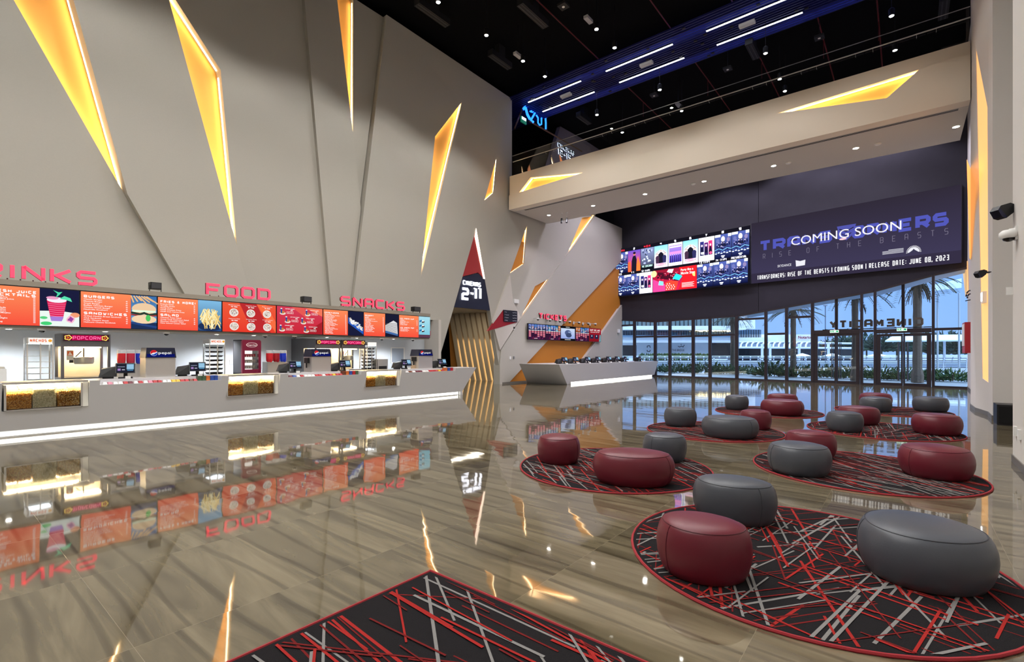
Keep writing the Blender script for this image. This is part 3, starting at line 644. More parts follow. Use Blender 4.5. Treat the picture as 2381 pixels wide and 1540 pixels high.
def rug(name, label, cat, poly, seed, dens=38, base=0.3, grp=None, dirs=None):
    rnd = random.Random(seed); poly = [Vector(p) for p in poly]; c = sum(poly, Vector((0, 0)))/len(poly); t = thing(name, label, cat, (c.x, c.y, 0), grp)
    mb = MB(); mb.prism([(p.x, p.y, .012) for p in poly], (0, 0, -.012))
    xs_ = [p.x for p in poly]; ys = [p.y for p in poly]; area = (max(xs_)-min(xs_))*(max(ys)-min(ys)); inner = [c+(p-c)*.975 for p in poly]
    fam = [(base, (1, 3, 3)), (base+.59, (3, 3, 2)), (base+1.12, (2, 2)), (base+.52, (2, 1))] if dirs is None else dirs
    for i in range(int(area*dens)):
        x, y = rnd.uniform(min(xs_), max(xs_)), rnd.uniform(min(ys), max(ys)); a, ms_ = rnd.choice(fam); a += rnd.gauss(0, .045); L = rnd.uniform(.35, 1.3); mi = rnd.choice(ms_); w = rnd.choice((.006, .0075, .0095)) if mi != 2 else rnd.choice((.0045, .006))
        d = Vector((math.cos(a), math.sin(a))); n = Vector((-d.y, d.x)); p = Vector((x, y)); q = clip_poly([p-d*L/2-n*w, p+d*L/2-n*w, p+d*L/2+n*w, p-d*L/2+n*w], inner)
        z = .0125+.00002*i
        if len(q) > 2: mb.face([(v.x, v.y, z) for v in q], mi)
    mb.build('pile', [PILE, LRED, LDRED, LGRY], t)
    mb = MB(); mb.tube([(p.x, p.y, .009) for p in poly]+[(poly[0].x, poly[0].y, .009)], .011, 6, cap=False); mb.build('binding', EDGE, t); return t
def circ(x, y, r, n=56): return [(x+r*math.cos(2*math.pi*i/n), y+r*math.sin(2*math.pi*i/n)) for i in range(n)]
RG = [((-.61, 4.25), 'nearest round rug, black with red and grey streaks, under the huge grey pouf', 1.37), ((-3.06, 5.95), 'nearest round rug of the left column, under the wide burgundy pouf', -.77), ((-.47, 7.86), 'round streaked rug on the right, second from the camera in its column', -.91),
      ((-2.95, 9.95), 'round streaked rug under the long grey pouf, middle of the left column', 2.6), ((-.38, 12.11), 'round streaked rug on the right, third from the camera in its column', 1.1), ((-2.8, 14.06), 'farthest round rug of the left column, before the glass wall', 2.9), ((-.29, 16.3), 'farthest round rug on the right, partly hidden behind poufs', .4)]
for i, ((x, y), lb, ba) in enumerate(RG): rug('round_rug', lb, 'rug', circ(x, y, 1.25), 11+i, base=ba, dirs=[(1.37, (1, 3, 3)), (-1.22, (3, 1, 2)), (-.26, (1, 2)), (.9, (2, 3))] if i == 0 else None, grp='round rugs with red edges')
rug('corner_rug', 'sharp cornered black rug with red and grey streaks, cut by the bottom edge', 'rug', [(-2.60, 2.30), (-2.63, -1.2), (1.0, -1.2), (1.0, 2.28)][::1], 5, dens=30, base=-.58)
LB = M('burgundy_leather', (100, 28, 42), .38, spec=.5, bump=.05, bscale=90); LG = M('grey_leather', (72, 75, 82), .38, spec=.5, bump=.05, bscale=90)
SB = M('burgundy_seam', (80, 22, 34), .5); SG = M('grey_seam', (58, 60, 66), .5)
def pouf(L, R_, T, B, red, label, grp, egg=.12, rot=0.0, seams=(.35,), sx=1.0):
    u0, u1, vt, vb = 1200+L/2.0161, 1200+R_/2.0161, 860+T/2.0161, 860+B/2.0161
    Df = 1751.5/(vb-HOR); Db = (EYE-.385)*FPX/(vt-HOR); Dc = (Df+Db)/2; um = (u0+u1)/2; dx = (um-CU)/FPX
    c = AT(um, HOR, Dc); c.z = 0; W_ = (u1-u0)*Dc/FPX*math.cos(math.atan(dx))*sx; dep = max(.5, (Db-Df)*1.02/math.cos(math.atan(dx))) if B > 0 else .6
    ang = TH-math.atan(dx)          # local x runs across the view line
    a, b = W_/2, min(dep/2, W_/2*1.0); H = .385
    t = thing('pouf', label, 'pouf', (c.x, c.y, 0.012), grp); cs, sn = math.cos(ang+rot), math.sin(ang+rot)
    if rot: pass
    def P(th, f, z, drop=0):
        x = a*f*math.cos(th); y = b*f*math.sin(th); x2 = x*(1+egg*y/b); y2 = y*(1-.25*egg*x/a)
        return Vector((c.x+x2*cs-y2*sn, c.y+x2*sn+y2*cs, .012+z))
    prof = [(0, .0), (.80, .0), (.86, .012), (.93, .06), (.985, .13), (1.0, .19), (.985, .25), (.945, .30), (.90, .330), (.86, .345), (.78, .360), (.62, .374), (.40, .382), (.18, .385), (0, .385)]
    n = 56; mb = MB(); rings = []
    for f, z in prof:
        if f == 0: mb.v.append(P(0, 0, z)); rings.append([len(mb.v)-1]*n)
        else: rings.append(list(range(len(mb.v), len(mb.v)+n))); mb.v += [P(2*math.pi*i/n, f, z) for i in range(n)]
    for A, B_ in zip(rings, rings[1:]):
        for i in range(n):
            j = (i+1) % n; q = [A[i], A[j], B_[j], B_[i]]; q = [x for k_, x in enumerate(q) if x not in q[:k_]]
            if len(q) > 2: mb.f.append(tuple(q)); mb.m.append(0); mb.c.append(None)
    cu_ = mb.build('cushion', LB if red else LG, t, smooth=True)
    mb = MB(); mb.tube([P(2*math.pi*i/n, .862, .3455) for i in range(n+1)], .0035, 5, cap=False)
    for s_ in seams:
        th = -math.pi/2+s_*2.2; mb.tube([P(th, f+.002, z) for f, z in prof[2:10]], .003, 5)
    mb.build('seam', SB if red else SG, cu_, smooth=True); return t
PG = 'leather poufs on the round rugs'
pouf(645, 1100, 650, 1035, 1, 'burgundy leather pouf with a dark side seam, nearest of the burgundy ones', PG, .10, -.18, (-.35,))
pouf(820, 1220, 482, 748, 0, 'grey leather pouf right behind the nearest burgundy one', PG, .08, -.05, (.35,))
pouf(1565, 2235, 637, 1100, 0, 'huge grey leather pouf, nearest to the camera', PG, .10, -.30, (-.5,))
pouf(355, 742, 357, 567, 1, 'wide burgundy pouf at the front of the left rug', PG, .05, 0, (.5,))
pouf(100, 300, 292, 457, 1, 'small burgundy pouf, leftmost of all poufs', PG, .05, 0, (.5,))
pouf(592, 800, 288, 442, 0, 'small grey pouf half hidden behind the wide burgundy one on the left rug', PG, .05, 0, (-.3,))
pouf(1170, 1477, 327, 513, 0, 'grey pouf with a dark side seam on the left edge of the second right-hand rug', PG, .10, -.15, (-.45,))
pouf(1255, 1502, 278, 425, 1, 'burgundy pouf tucked behind the grey one on the second right-hand rug', PG, .08, -.1, ())
pouf(1778, 2148, 330, 543, 1, 'big burgundy pouf on the right of the second right-hand rug', PG, .10, -.12, (-.3,))
pouf(865, 1137, 208, 333, 0, 'long grey pouf on the middle rug of the left column', PG, .05, 0, (.4,))
pouf(1045, 1198, 182, 290, 1, 'small burgundy pouf behind the long grey one', PG, .05, 0, ())
pouf(692, 847, 172, 273, 0, 'small grey pouf at the left of the middle left-hand rug', PG, .05, 0, (.55,))
pouf(1450, 1630, 190, 300, 0, 'grey pouf at the left of the third right-hand rug', PG, .06, 0, ())
pouf(1500, 1708, 166, 265, 1, 'burgundy pouf behind the grey one on the third right-hand rug', PG, .06, 0, ())
pouf(1846, 2095, 197, 320, 1, 'burgundy pouf at the right of the third right-hand rug', PG, .06, -.05, ())
pouf(977, 1091, 116, 192, 0, 'small grey pouf at the left of the farthest left-hand rug', PG, .05, 0, ())
pouf(1143, 1350, 134, 222, 1, 'wide burgundy pouf on the farthest left-hand rug', PG, .05, 0, (.5,))
pouf(1173, 1322, 112, 180, 1, 'burgundy pouf mostly hidden behind the wide one on the farthest left-hand rug', PG, .05, 0, ())
pouf(1607, 1763, 124, 204, 0, 'grey pouf in front of a burgundy one on the farthest right-hand rug', PG, .05, 0, (.2,))
pouf(1605, 1765, 106, 178, 1, 'burgundy pouf mostly hidden behind a grey one on the farthest right-hand rug', PG, .05, 0, ())
pouf(1853, 2032, 123, 203, 0, 'grey pouf at the right of the farthest right-hand rug', PG, .05, 0, ())
# ================================================================ CONCESSION COUNTER
X0, XTp, ZTOP = -12.62, -12.40, 1.0
py = lambda u, X=XTp: PX(u, 880, X).y
def fx(z): return X0+(XTp-X0)*(z-.13)/(ZTOP-.13)
YE, YEb = py(1108), PX(1075, 919, X0).y
cases = [(py(5), py(209), .49), (py(533), py(652), .49), (py(854), py(934), .49)]
notch = [(py(233), py(516)), (py(671), py(841)), (py(944), py(1060))]
ct = thing('concession_counter', 'long pale grey concession counter with a glowing strip along its foot', 'counter', (-13, 5, 0))
ys = sorted(set([-3.0, YE]+[q for c in cases for q in c[:2]]+[q for n_ in notch for q in n_]))
mb = MB()
def seg(y0, y1, z1, y1b=None):
    y1b = y1 if y1b is None else y1b
    mb.hexa([(-13.35, y0, .13), (fx(.13), y0, .13), (fx(.13), y1b, .13), (-13.35, y1b, .13)], [(-13.35, y0, z1), (fx(z1), y0, z1), (fx(z1), y1, z1), (-13.35, y1, z1)])
for a, b in zip(ys, ys[1:]):
    m_ = (a+b)/2; cs_ = [c for c in cases if c[0] < m_ < c[1]]; nt_ = [n_ for n_ in notch if n_[0] < m_ < n_[1]]
    if cs_: seg(a, b, cs_[0][2])
    elif nt_: seg(a, b, .905)
    elif b == YE: seg(a, b, ZTOP, YEb)
    else: seg(a, b, ZTOP)
    if nt_: mb.box(-13.35, -12.72, a, b, .905, ZTOP)
    if cs_: mb.box(-13.35, -13.2, a, b, .49, ZTOP)
mb.build('counter_body', SOLID, ct)
mb = MB(); mb.box(-13.3, X0-.10, -3, YEb-.1, 0, .13); mb.build('plinth', SOLID, ct)
mb = MB(); mb.box(X0-.10, X0-.085, -3, YEb-.14, .03, .105); mb.box(-12.95, X0-.10, YEb-.15, YEb-.12, .012, .115); mb.build('light_strip', LEDC, ct)
mb = MB(); mb.box(-13.35, -12.60, YEb-.02, YEb-.0, 0, .13); mb.hexa([(X0-.08, YEb-.10, 0), (X0, YEb-.10, 0), (X0, YEb, 0), (X0-.08, YEb, 0)], [(X0-.08, YEb-.10, .13), (X0, YEb-.10, .13), (X0, YEb, .13), (X0-.08, YEb, .13)]); mb.build('end_foot', SOLID, ct)
# back worktop
mb = MB(); mb.box(-15.8, -14.0, -3, 13.2, 0, .86); mb.box(-15.8, -13.95, -3, 13.25, .86, .9); tag(mb.build('back_worktop', M('worktop', (176, 176, 178), .35)), 'grey back worktop under the snack machines along the recess wall', 'worktop')
mb = MB(); mb.box(-15.82, -15.78, -3, 13.76, .9, 2.3); struct(mb.build('wall_recess', M('pale_blue_grey_paint', (196, 202, 208), .5)))
mb = MB(); mb.box(-15.82, -14.9, 13.62, 13.76, 0, 2.9); struct(mb.build('trim_3', PLASTER2))
# popcorn display cases
def kernels(mb, x0, x1, y0, y1, z0, z1, n, r, cols):
    ic = [(0, 0, 1), (.9, 0, .3), (.28, .85, .3), (-.73, .53, .3), (-.73, -.53, .3), (.28, -.85, .3), (.5, .4, -.7), (-.5, .3, -.7), (0, -.6, -.7)]
    fs = [(0, 1, 2), (0, 2, 3), (0, 3, 4), (0, 4, 5), (0, 5, 1), (1, 6, 2), (2, 6, 7), (2, 7, 3), (3, 7, 4), (4, 7, 8), (4, 8, 5), (5, 8, 6), (5, 6, 1), (6, 8, 7)]
    for _ in range(n):
        top = random.random() < .25
        c = Vector((random.uniform(x0, x1) if top else x1-random.uniform(0, r), random.uniform(y0+r, y1-r), (z1 if top else random.uniform(z0+r, z1)))); i = len(mb.v); R_ = r*random.uniform(.7, 1.25); a = random.uniform(0, 6.3)
        for p in ic: mb.v.append(c+Vector((p[0]*math.cos(a)-p[1]*math.sin(a), p[0]*math.sin(a)+p[1]*math.cos(a), p[2]))*R_*random.uniform(.75, 1.2))
        m = random.randrange(cols)
        for f in fs: mb.f.append(tuple(k_+i for k_ in f)); mb.m.append(m); mb.c.append(None)
PK = [[M('caramel_kernel', (232, 168, 66), .5), M('amber_kernel', (246, 204, 112), .5), M('dark_kernel', (190, 124, 46), .5)], [M('white_kernel', (250, 246, 222), .6), M('cream_kernel', (238, 230, 196), .6), M('beige_kernel', (212, 206, 168), .6)], [M('toffee_kernel', (216, 166, 84), .5), M('pale_kernel', (244, 220, 160), .5), M('brown_kernel', (158, 100, 42), .5)]]  # three tones per kind, one drawn at random for each kernel
for ci, ((y0, y1, zb), nm) in enumerate(zip(cases, ('leftmost in the concession counter', 'below the ice cream freezer', 'rightmost in the concession counter'))):
    t = thing('popcorn_case', 'glass popcorn case with three kinds of popcorn, '+nm, 'display case', (-12.8, (y0+y1)/2, zb))
    yR = y1-.10*(y1-y0); yL = y0+.05*(y1-y0) if ci == 0 else y0+.01; xf = fx(.75)-.05; xb = -13.15
    mb = MB(); mb.box(xb, xf+.02, yR, yR+.03, zb+.01, .96); mb.box(xb, xf+.02, yL-.03, yL, zb+.01, .96); mb.box(xb, xb+.02, yL, yR, zb+.01, .96); mb.box(xb, xf+.02, yL, yR, zb+.005, zb+.02); mb.build('steel_frame', STEEL, t)
    mb = MB(); mb.face([(xb+.01, y0, 1.0), (xf+.06, y0, 1.0), (xf+.06, y1-.02, 1.0), (xb+.01, y1-.02, 1.0)]); mb.build('glass_top', GLS, t)
    mb = MB(); mb.box(xb, xb+.04, y0, y1-.02, .97, 1.01); mb.build('top_rail', STEEL, t); mb = MB(); mb.box(xf+.05, xf+.075, y0, y1-.02, .975, 1.012); mb.build('top_rail', STEEL, t)
    mb = MB(); mb.face([(xf, yL, zb+.02), (xf, yR, zb+.02), (xf, yR, .965), (xf, yL, .965)]); mb.build('front_glass', GLS, t)
    w3 = (yR-yL)/3
    for j in range(3):
        a, b = yL+j*w3, yL+(j+1)*w3; zt = (.80, .86, .81)[j]
        mb = MB(); mb.box(xb+.03, xf-.05, a+.01, b-.01, zb+.03, zt-.03, 0)
        kernels(mb, xb+.05, xf-.012, a+.005, b-.005, zb+.03, zt, (1300, 1000, 800)[ci], .014, 3); o = mb.build('popcorn', PK[j], t); o['kind'] = 'stuff'; o['label'] = ('golden caramel popcorn', 'white popcorn', 'brown toffee popcorn')[j]
        if j: mb = MB(); mb.face([(xb+.02, a, zb+.02), (xf-.004, a, zb+.02), (xf-.004, a, .9), (xb+.02, a, .9)]); mb.build('divider', GLS, t)
    mb = MB(); mb.box(xf-.05, xf-.02, yL+.02, yR-.02, .945, .96); mb.box(xb+.05, xb+.09, yL+.02, yR-.02, .90, .92); mb.build('case_lamp', M('case_lamp', (255, 230, 180), em=40, emc=(255, 230, 180)), t)
    mb = MB(); mb.box(xb, xf+.0, yR+.032, y1-.003, zb+.005, .97); mb.build('side_panel', M('lit_side_panel', (232, 230, 220), .5), t)
    for j in range(3):
        mb = MB(); yy = yL+w3*(j+.5); mb.tube([(xb+.05, yy, .97), (xb+.25, yy+.03, .86)], .012, 6); mb.build('scoop_handle', STEEL, t)
# ---------------------------------------------------------------- menu fascia
XM = -14.40
yA = PX(1000, 760, XM).y
ZM0, ZM1 = 2.11, 2.94
mb = MB(); mb.box(-15.8, XM-.06, -3.2, yA+.02, ZM0-.04, 3.02); mb.box(-15.8, XM-.0, -3.2, yA+.02, ZM1+.01, 3.06); struct(mb.build('trim_4', M('fascia_grey', (142, 134, 122), .6)))
def menu_screen(u0, u1, label, draw, v=735):
    y0, y1 = PX(u0, v, XM).y, PX(u1, v, XM).y; t = thing('menu_screen', label, 'screen', (XM, (y0+y1)/2, ZM0), 'menu screens over the concession counter'); w = y1-y0; h = ZM1-ZM0
    mb = MB(); mb.box(XM-.05, XM, y0+.004, y1-.004, ZM0, ZM1); hs = mb.build('housing', BLK, t)
    pc = Pic(Frame((XM, y0+.012, ZM0+.012), (0, 1, 0), (0, 0, 1), (1, 0, 0))); draw(pc, w-.024, h-.024); pc.build('display', SCR, hs)
OR1, OR2 = (255, 142, 92), (250, 82, 62)
Wt = (255, 250, 248)
def tpanel(pc, x0, x1, h, blocks, px=None, ph=.024, prices=True):
    pc.rect(x0, 0, x1, h, OR2, OR1); w = x1-x0
    y = h-.06
    for kind, s_, *r in blocks:
        if kind == 'H': y -= .075; pc.text(s_, x0+.05, y, .062, Wt, width=min(w*.88, len(s_)*.078), t=.017)
        elif kind == 'h': y -= .06; pc.text(s_, x0+.04, y, .045, Wt, width=min(w*.88, len(s_)*.05), t=.013)
        elif kind == 'i':
            y -= .046 if not r or r[0] != 's' else .036; soft_text(pc, s_, x0+.05, y, .027, Wt, width=min(w*.74, len(s_)*.0235), bold=.018)
            if prices: soft_text(pc, r[-1] if r and r[-1] != 's' else '45', x1-.10, y, .027, Wt, bold=.018)
        else: y -= .03
def dr_juice(pc, w, h):
    x = w*.56
    tpanel(pc, 0, x, h, [('H', 'FRESH JUICE'), ('H', 'MOCKTAILS')]+[('i', q, 's', '25') for q in ('Orange Juice', 'Lemon Mint Juice', 'Watermelon', 'Strawberry', 'Mango', 'Kiwi', 'Pina Colada', 'Mint Mojito', 'Blue Lagoon', 'Passion Mojito', 'Berry', 'Hibiscus', 'Ruby Delight', 'Sunrise', 'Sparkling')])
    pc.rect(x, 0, w, h, (28, 30, 62)); c = x+(w-x)*.42; pc.poly([(x, 0), (w, 0), (w, h*.33), (w*.93, h*.38), (c+.05, h*.42), (x, h*.40)], (238, 250, 244))
    pc.poly([(c-.10, h*.20), (c-.08, h*.14), (c+.07, h*.14), (c+.10, h*.20), (c+.16, h*.7), (c-.16, h*.7)], (226, 40, 92), None)
    for q in range(7): pc.line([(c-.11-.005*q, h*(.28+.055*q)), (c, h*(.265+.055*q)), (c+.11+.005*q, h*(.28+.055*q))], .008, (255, 150, 190))
    pc.poly([(c-.09, h*.14), (c+.08, h*.14), (c+.11, h*.26), (c-.11, h*.26)], (170, 130, 220)); pc.disc(c, h*.71, .16, .06, (250, 244, 255)); pc.disc(c-.07, h*.76, .1, .035, (240, 160, 200))
    pc.poly([(c-.02, h*.76), (c+.01, h*.88), (c-.06, h*.97), (c+.03, h*.92), (c+.09, h*.94), (c+.04, h*.85)], (80, 220, 170)); pc.poly([(c+.04, h*.74), (c+.12, h*.83), (c+.22, h*.78), (c+.25, h*.68), (c+.14, h*.73)], (90, 230, 180))
    pc.disc(w*.95, h*.32, .08, .055, (246, 160, 120)); pc.disc(w*.90, h*.2, .07, .08, (250, 190, 210), ripple=.12); pc.disc(w*.90, h*.2, .045, .05, (160, 70, 160), ripple=.3); pc.disc(x+.06, h*.22, .06, .03, (90, 210, 130)); pc.disc(x+.1, h*.07, .09, .04, (70, 210, 120))
def dr_burgers(pc, w, h):
    x = w*.64; tpanel(pc, 0, x, h, [('H', 'BURGERS'), ('i', 'Classic Burger'), ('i', 'Mexican Burger', '45'), ('i', 'Smash Burger', '50'), ('i', 'Buffalo Chicken Burger', '40'), ('i', 'Chicken Smash Burger'), ('i', 'Nashville Southern', '48'), ('g', ''), ('H', 'SANDWICHES'), ('i', 'Grilled Chicken Breast Sandwich'), ('i', 'Club Sandwich', '48'), ('i', 'Philly Cheese Steak', '42'), ('i', 'Halloumi Cheese Sandwich', '30')])
    pc.rect(x, 0, w, h, (110, 170, 215), (60, 110, 170)); pc.rect(x, 0, w, h*.2, (30, 50, 90)); c = (x+w)/2; W_ = (w-x)/2
    for q in range(7): pc.line([(x+.05*q, h*.98), (x+.08*q+.05, h*(.78+.03*(q % 3)))], .03, (240, 190, 130))
    pc.disc(c, h*.6, W_*.95, h*.18, (240, 205, 165)); pc.rect(x+.02, h*.5, w-.02, h*.56, (230, 250, 220)); pc.line([(x, h*.48), (c-.08, h*.44), (c, h*.48), (c+.1, h*.43), (w, h*.47)], .05, (40, 60, 50)); pc.line([(x, h*.42), (c, h*.38), (w, h*.42)], .035, (150, 60, 60))
    pc.disc(c, h*.29, W_*.97, h*.13, (245, 215, 175)); pc.disc(c+.08, h*.33, .05, .08, (80, 200, 100)); pc.line([(x, h*.18), (w, h*.06)], .05, (40, 70, 130))
def dr_fries(pc, w, h):
    x = w*.61; tpanel(pc, 0, x, h, [('H', 'FRIES & MORE!'), ('i', 'French Fries', '25'), ('i', 'Truffle Fries', '35'), ('i', 'Curly Fries', '28'), ('i', 'Chilli Cheese Fries', '35'), ('i', 'Chilli Con Carne Fries', '37'), ('g', ''), ('H', 'SALAD'), ('i', 'Chicken Asian Salad'), ('i', 'Crazy Crab Explosion Salad'), ('i', 'Mexican Chicken Salad'), ('i', 'New School Caesar Salad', '38')])
    pc.rect(x, 0, w, h, (40, 70, 120), (130, 190, 230)); r = random.Random(3); pc.disc((x+w)/2, h*.15, (w-x)*.5, h*.15, (30, 50, 90))
    for q in range(70):
        a = r.uniform(-.6, .6)+1.57; cx_, cy = r.uniform(x+.08, w-.08), r.uniform(h*.2, h*.6); l = .12; pc.line([(max(x, cx_-l*math.cos(a)), cy-l*math.sin(a)), (min(w, cx_+l*math.cos(a)), cy+l*math.sin(a))], .024, random.choice(((255, 236, 170), (250, 220, 140), (255, 246, 200), (236, 196, 110))))
def food_dot(pc, x, y, r_, seed):
    rr = random.Random(seed); pc.disc(x, y, r_, r_*.95, (250, 246, 240), 20); pc.disc(x, y, r_*.86, r_*.82, (228, 216, 206), 20)
    for q in range(26): a, d = rr.uniform(0, 6.3), r_*.75*math.sqrt(rr.random()); pc.disc(x+d*math.cos(a), y+d*math.sin(a), r_*.09, r_*.08, rr.choice(((70, 60, 80), (180, 60, 60), (120, 150, 90), (250, 250, 250), (90, 70, 110), (210, 170, 110))), 6)
def dr_pizza(pc, w, h):
    pc.rect(0, 0, w, h, (232, 60, 44), (240, 92, 60)); pc.poly([(w*.3, h), (w*.62, h), (w*.9, 0), (w*.55, 0)], (190, 44, 48)); pc.poly([(w*.62, h), (w*.8, h), (w, h*.4), (w, 0)], (250, 110, 66))
    for i in range(3):
        for j in range(2):
            cx_, cy = w*(.2+.3*i), h*(.66-.47*j); food_dot(pc, cx_, cy, h*.145, i*7+j); soft_text(pc, ('Margherita Pizza', 'Pepperoni Pizza', 'Vegetable Pizza', 'Chicken Pizza', 'Four Cheese', 'Truffle Pizza')[i*2+j], cx_, cy+h*.245, .018, Wt, width=w*.2, bold=.02, cx=True)
            pc.text(('45 AED', '48 AED', '65 AED', '52 AED', '75 AED', '45 AED')[i*2+j], cx_, cy+h*.175, .032, Wt, width=w*.11, t=.009, cx=True)
def dr_combo(pc, w, h):
    pc.rect(0, 0, w, h, (204, 40, 56), (214, 62, 88)); pc.poly([(w*.3, h), (w*.58, h), (w*.72, h*.5)], (232, 90, 84)); pc.poly([(w*.58, h), (w, h), (w, h*.7)], (246, 120, 90)); pc.poly([(w*.55, 0), (w, 0), (w, h*.5)], (170, 32, 44))
    for n_, (x, y) in enumerate(((.12, .74), (.66, .74), (.22, .44), (.56, .42), (.1, .12), (.62, .10))):
        X, Y = w*x, h*y; pc.disc(X, Y, .09, .045, (240, 226, 214), 14); pc.disc(X-.01, Y+.03, .07, .04, (200, 130, 70), 14); pc.poly([(X-.06, Y), (X-.02, Y), (X-.015, Y+.14), (X-.07, Y+.14)], (50, 80, 150)); pc.disc(X-.042, Y+.14, .03, .015, (250, 250, 250), 10)
        soft_text(pc, ('BURGER COMBO', 'SANDWICH COMBO', 'HOT DOG COMBO', 'PIZZA COMBO', 'CHICKEN COMBO', 'NACHOS COMBO')[n_], X+.08, Y+.13, .022, Wt, bold=.03, width=.28); pc.text(('65', '75', '60', '95', '85', '55')[n_], X+.24, Y+.08, .034, Wt, t=.01)
        pc.line([(X+.12, Y), (X+.32, Y), (X+.32, Y+.055), (X+.12, Y+.055), (X+.12, Y)], .006, Wt); soft_text(pc, 'ADD 5 AED', X+.14, Y+.015, .022, Wt, width=.15, bold=.02)
def dr_app(pc, w, h):
    x = w*.6; tpanel(pc, 0, x, h, [('h', 'APPETIZERS')]+[('i', q, 's', '35') for q in ('Mozzarella', 'Crispy Chicken Tenders', 'Dynamite Shrimp', 'Chicken Wings', 'Onion Rings', 'Chicken Quesadilla', 'Beef Sliders Trio', 'Spring Rolls', 'Jalapeno Poppers', 'Loaded Potato Skins', 'Chicken Nuggets', 'Hot Dog', 'Fish and Chips', 'Garlic Bread Cheese', 'Chicken Wrap', 'Mini Tacos', 'Side Sauces', 'French Toast')])
    pc.rect(x, 0, w, h, (26, 30, 60)); c = (x+w)/2; pc.poly([(x, h*.5), (w, h*.05), (w, h*.3), (x, h*.75)], (40, 90, 190)); r = random.Random(9)
    for q in range(46): a = r.uniform(-1, 1); pc.disc(max(x+.045, min(w-.045, c+a*(w-x)*.42)), h*(.47-.16*a+r.uniform(-.09, .09)), .04, .03, r.choice(((240, 236, 226), (200, 190, 180), (250, 250, 250), (170, 200, 230))), 7)
def dr_dess(pc, w, h):
    x = w*.6; tpanel(pc, 0, x, h, [('h', 'DESSERT')]+[('i', q, 's', '25') for q in ('Cookies', 'Muffin', 'Chocolate Brownie', 'Red Velvet', 'Cheesecake Strawberry', 'Tiramisu', 'Lotus Cake', 'Fruit Cup', 'Chocolate Lava', 'Banana Bread', 'Nutella Waffle', 'Churros with Dip', 'Mini Pancakes', 'Fruit Salad', 'Strawberry Cake')])
    pc.rect(x, 0, w, h, (26, 28, 52)); pc.poly([(x, h*.25), (w*.97, h*.1), (w*.95, h*.62), (x+(w-x)*.6, h*.72), (x, h*.5)], (225, 225, 228))
    for q in range(11): pc.line([(x+(w-x)*.03, h*(.28+.03*q)), (w*.95, h*(.14+.045*q))], .009, (90, 84, 80))
    pc.poly([(x, h*.16), (w*.97, h*.04), (w*.97, h*.12), (x, h*.26)], (70, 110, 170))
def dr_ice(pc, w, h):
    x = w*.62; tpanel(pc, 0, x, h, [('g', ''), ('h', 'ICE CREAM CUP'), ('i', 'Vanilla', 's', '22'), ('i', 'Strawberry', 's', '22'), ('i', 'Belgian Chocolate', 's', '22'), ('i', 'Macadamia', 's', '22'), ('i', 'Salted Caramel', 's', '22'), ('i', 'Cookies Cream', 's', '22'), ('g', ''), ('g', ''), ('h', 'ICE CREAM POP'), ('i', 'Vanilla Almond', 's', '25'), ('i', 'Chocolate Brownie', 's', '25'), ('i', 'Strawberry Pop', 's', '25')])
    pc.rect(x, 0, w, h, (120, 200, 222), (170, 225, 240)); pc.rect(x, 0, w, h*.14, (96, 60, 80)); 
    for q in range(3):
        y = h*(.25+.22*q); pc.poly([(x+.03, y+.02), (x+.14, y+.06), (x+.14, y+.12), (x+.03, y+.09)], (40, 110, 170)); pc.poly([(x+.14, y), (x+.27, y+.02), (x+.29, y+.07), (x+.16, y+.07)], (70, 40, 40)); pc.disc(x+.2, y+.08, .05, .025, (250, 250, 250))
menu_screen(-40, 185.4, 'menu screen with juices and a red drink, at the left end of the row', dr_juice)
menu_screen(186.2, 365.2, 'menu screen listing burgers and sandwiches beside a sandwich photo', dr_burgers)
menu_screen(365.9, 515.6, 'menu screen listing fries and salad beside a photo of fries', dr_fries)
menu_screen(516.3, 642.2, 'menu screen with six round pizzas', dr_pizza)
menu_screen(642.8, 750.4, 'menu screen with six combo meals on crimson', dr_combo)
menu_screen(751.0, 844.8, 'menu screen listing appetizers', dr_app)
menu_screen(845.4, 926.8, 'menu screen listing desserts beside a slice of cake', dr_dess)
menu_screen(927.4, 999.8, 'menu screen listing ice cream, at the right end of the row', dr_ice)
# big red letters
NEON = M('red_sign_face', (238, 66, 92), .4, em=1.25, emc=(240, 56, 84)); NSD = M('red_sign_side', (120, 22, 34), .5)
def bigsign(st, y0, y1, z0, z1, label, X=-14.62, depth=.07, tr=.2, rail=True, wk=1.05):
    t = thing('letter_sign', label, 'sign', (X, (y0+y1)/2, z0-.04)); h = z1-z0
    letters(t, st, Frame((X-depth/2, y0, z0), (0, 1, 0), (0, 0, 1), (1, 0, 0)), 0, 0, h, y1-y0, h*tr, depth, NEON, side=NSD, w=h*wk, gap=h*.21)
    mb = MB()
    if rail: mb.box(X-.05, X+.05, y0-.04, y1+.04, z0-.05, z0-.025)
    n = len(st)
    for i in range(n*2):
        yy = y0+(i+.5)*(y1-y0)/(n*2)
        if rail: mb.tube([(X, yy, z0-.04), (X, yy, z0+.02)], .012, 6)
        else: mb.tube([(X-.2, yy, z0+h*.5), (X, yy, z0+h*.5)], .012, 6)
    mb.build('mounting_rail', M('dark_red_rail', (70, 22, 26), .5), t)
Y_ = lambda u, X: PX(u, 800, X).y
bigsign('DRINKS', .39, 2.717, 3.09, 3.42, 'red lit DRINKS letters on the menu fascia, cut by the left edge')
bigsign('FOOD', Y_(478, -14.62), Y_(628, -14.62), 3.09, 3.42, 'red lit FOOD letters standing on the menu fascia')
bigsign('SNACKS', Y_(791, -14.62), Y_(940, -14.62), 3.11, 3.44, 'red lit SNACKS letters standing on the menu fascia')
bigsign('TICKETS', Y_(1252.5, -15.28), Y_(1316.5, -15.28), 3.36, 3.67, 'red lit TICKETS letters on the wall above the ticket screens', X=-15.28, rail=False, wk=.72, tr=.22)
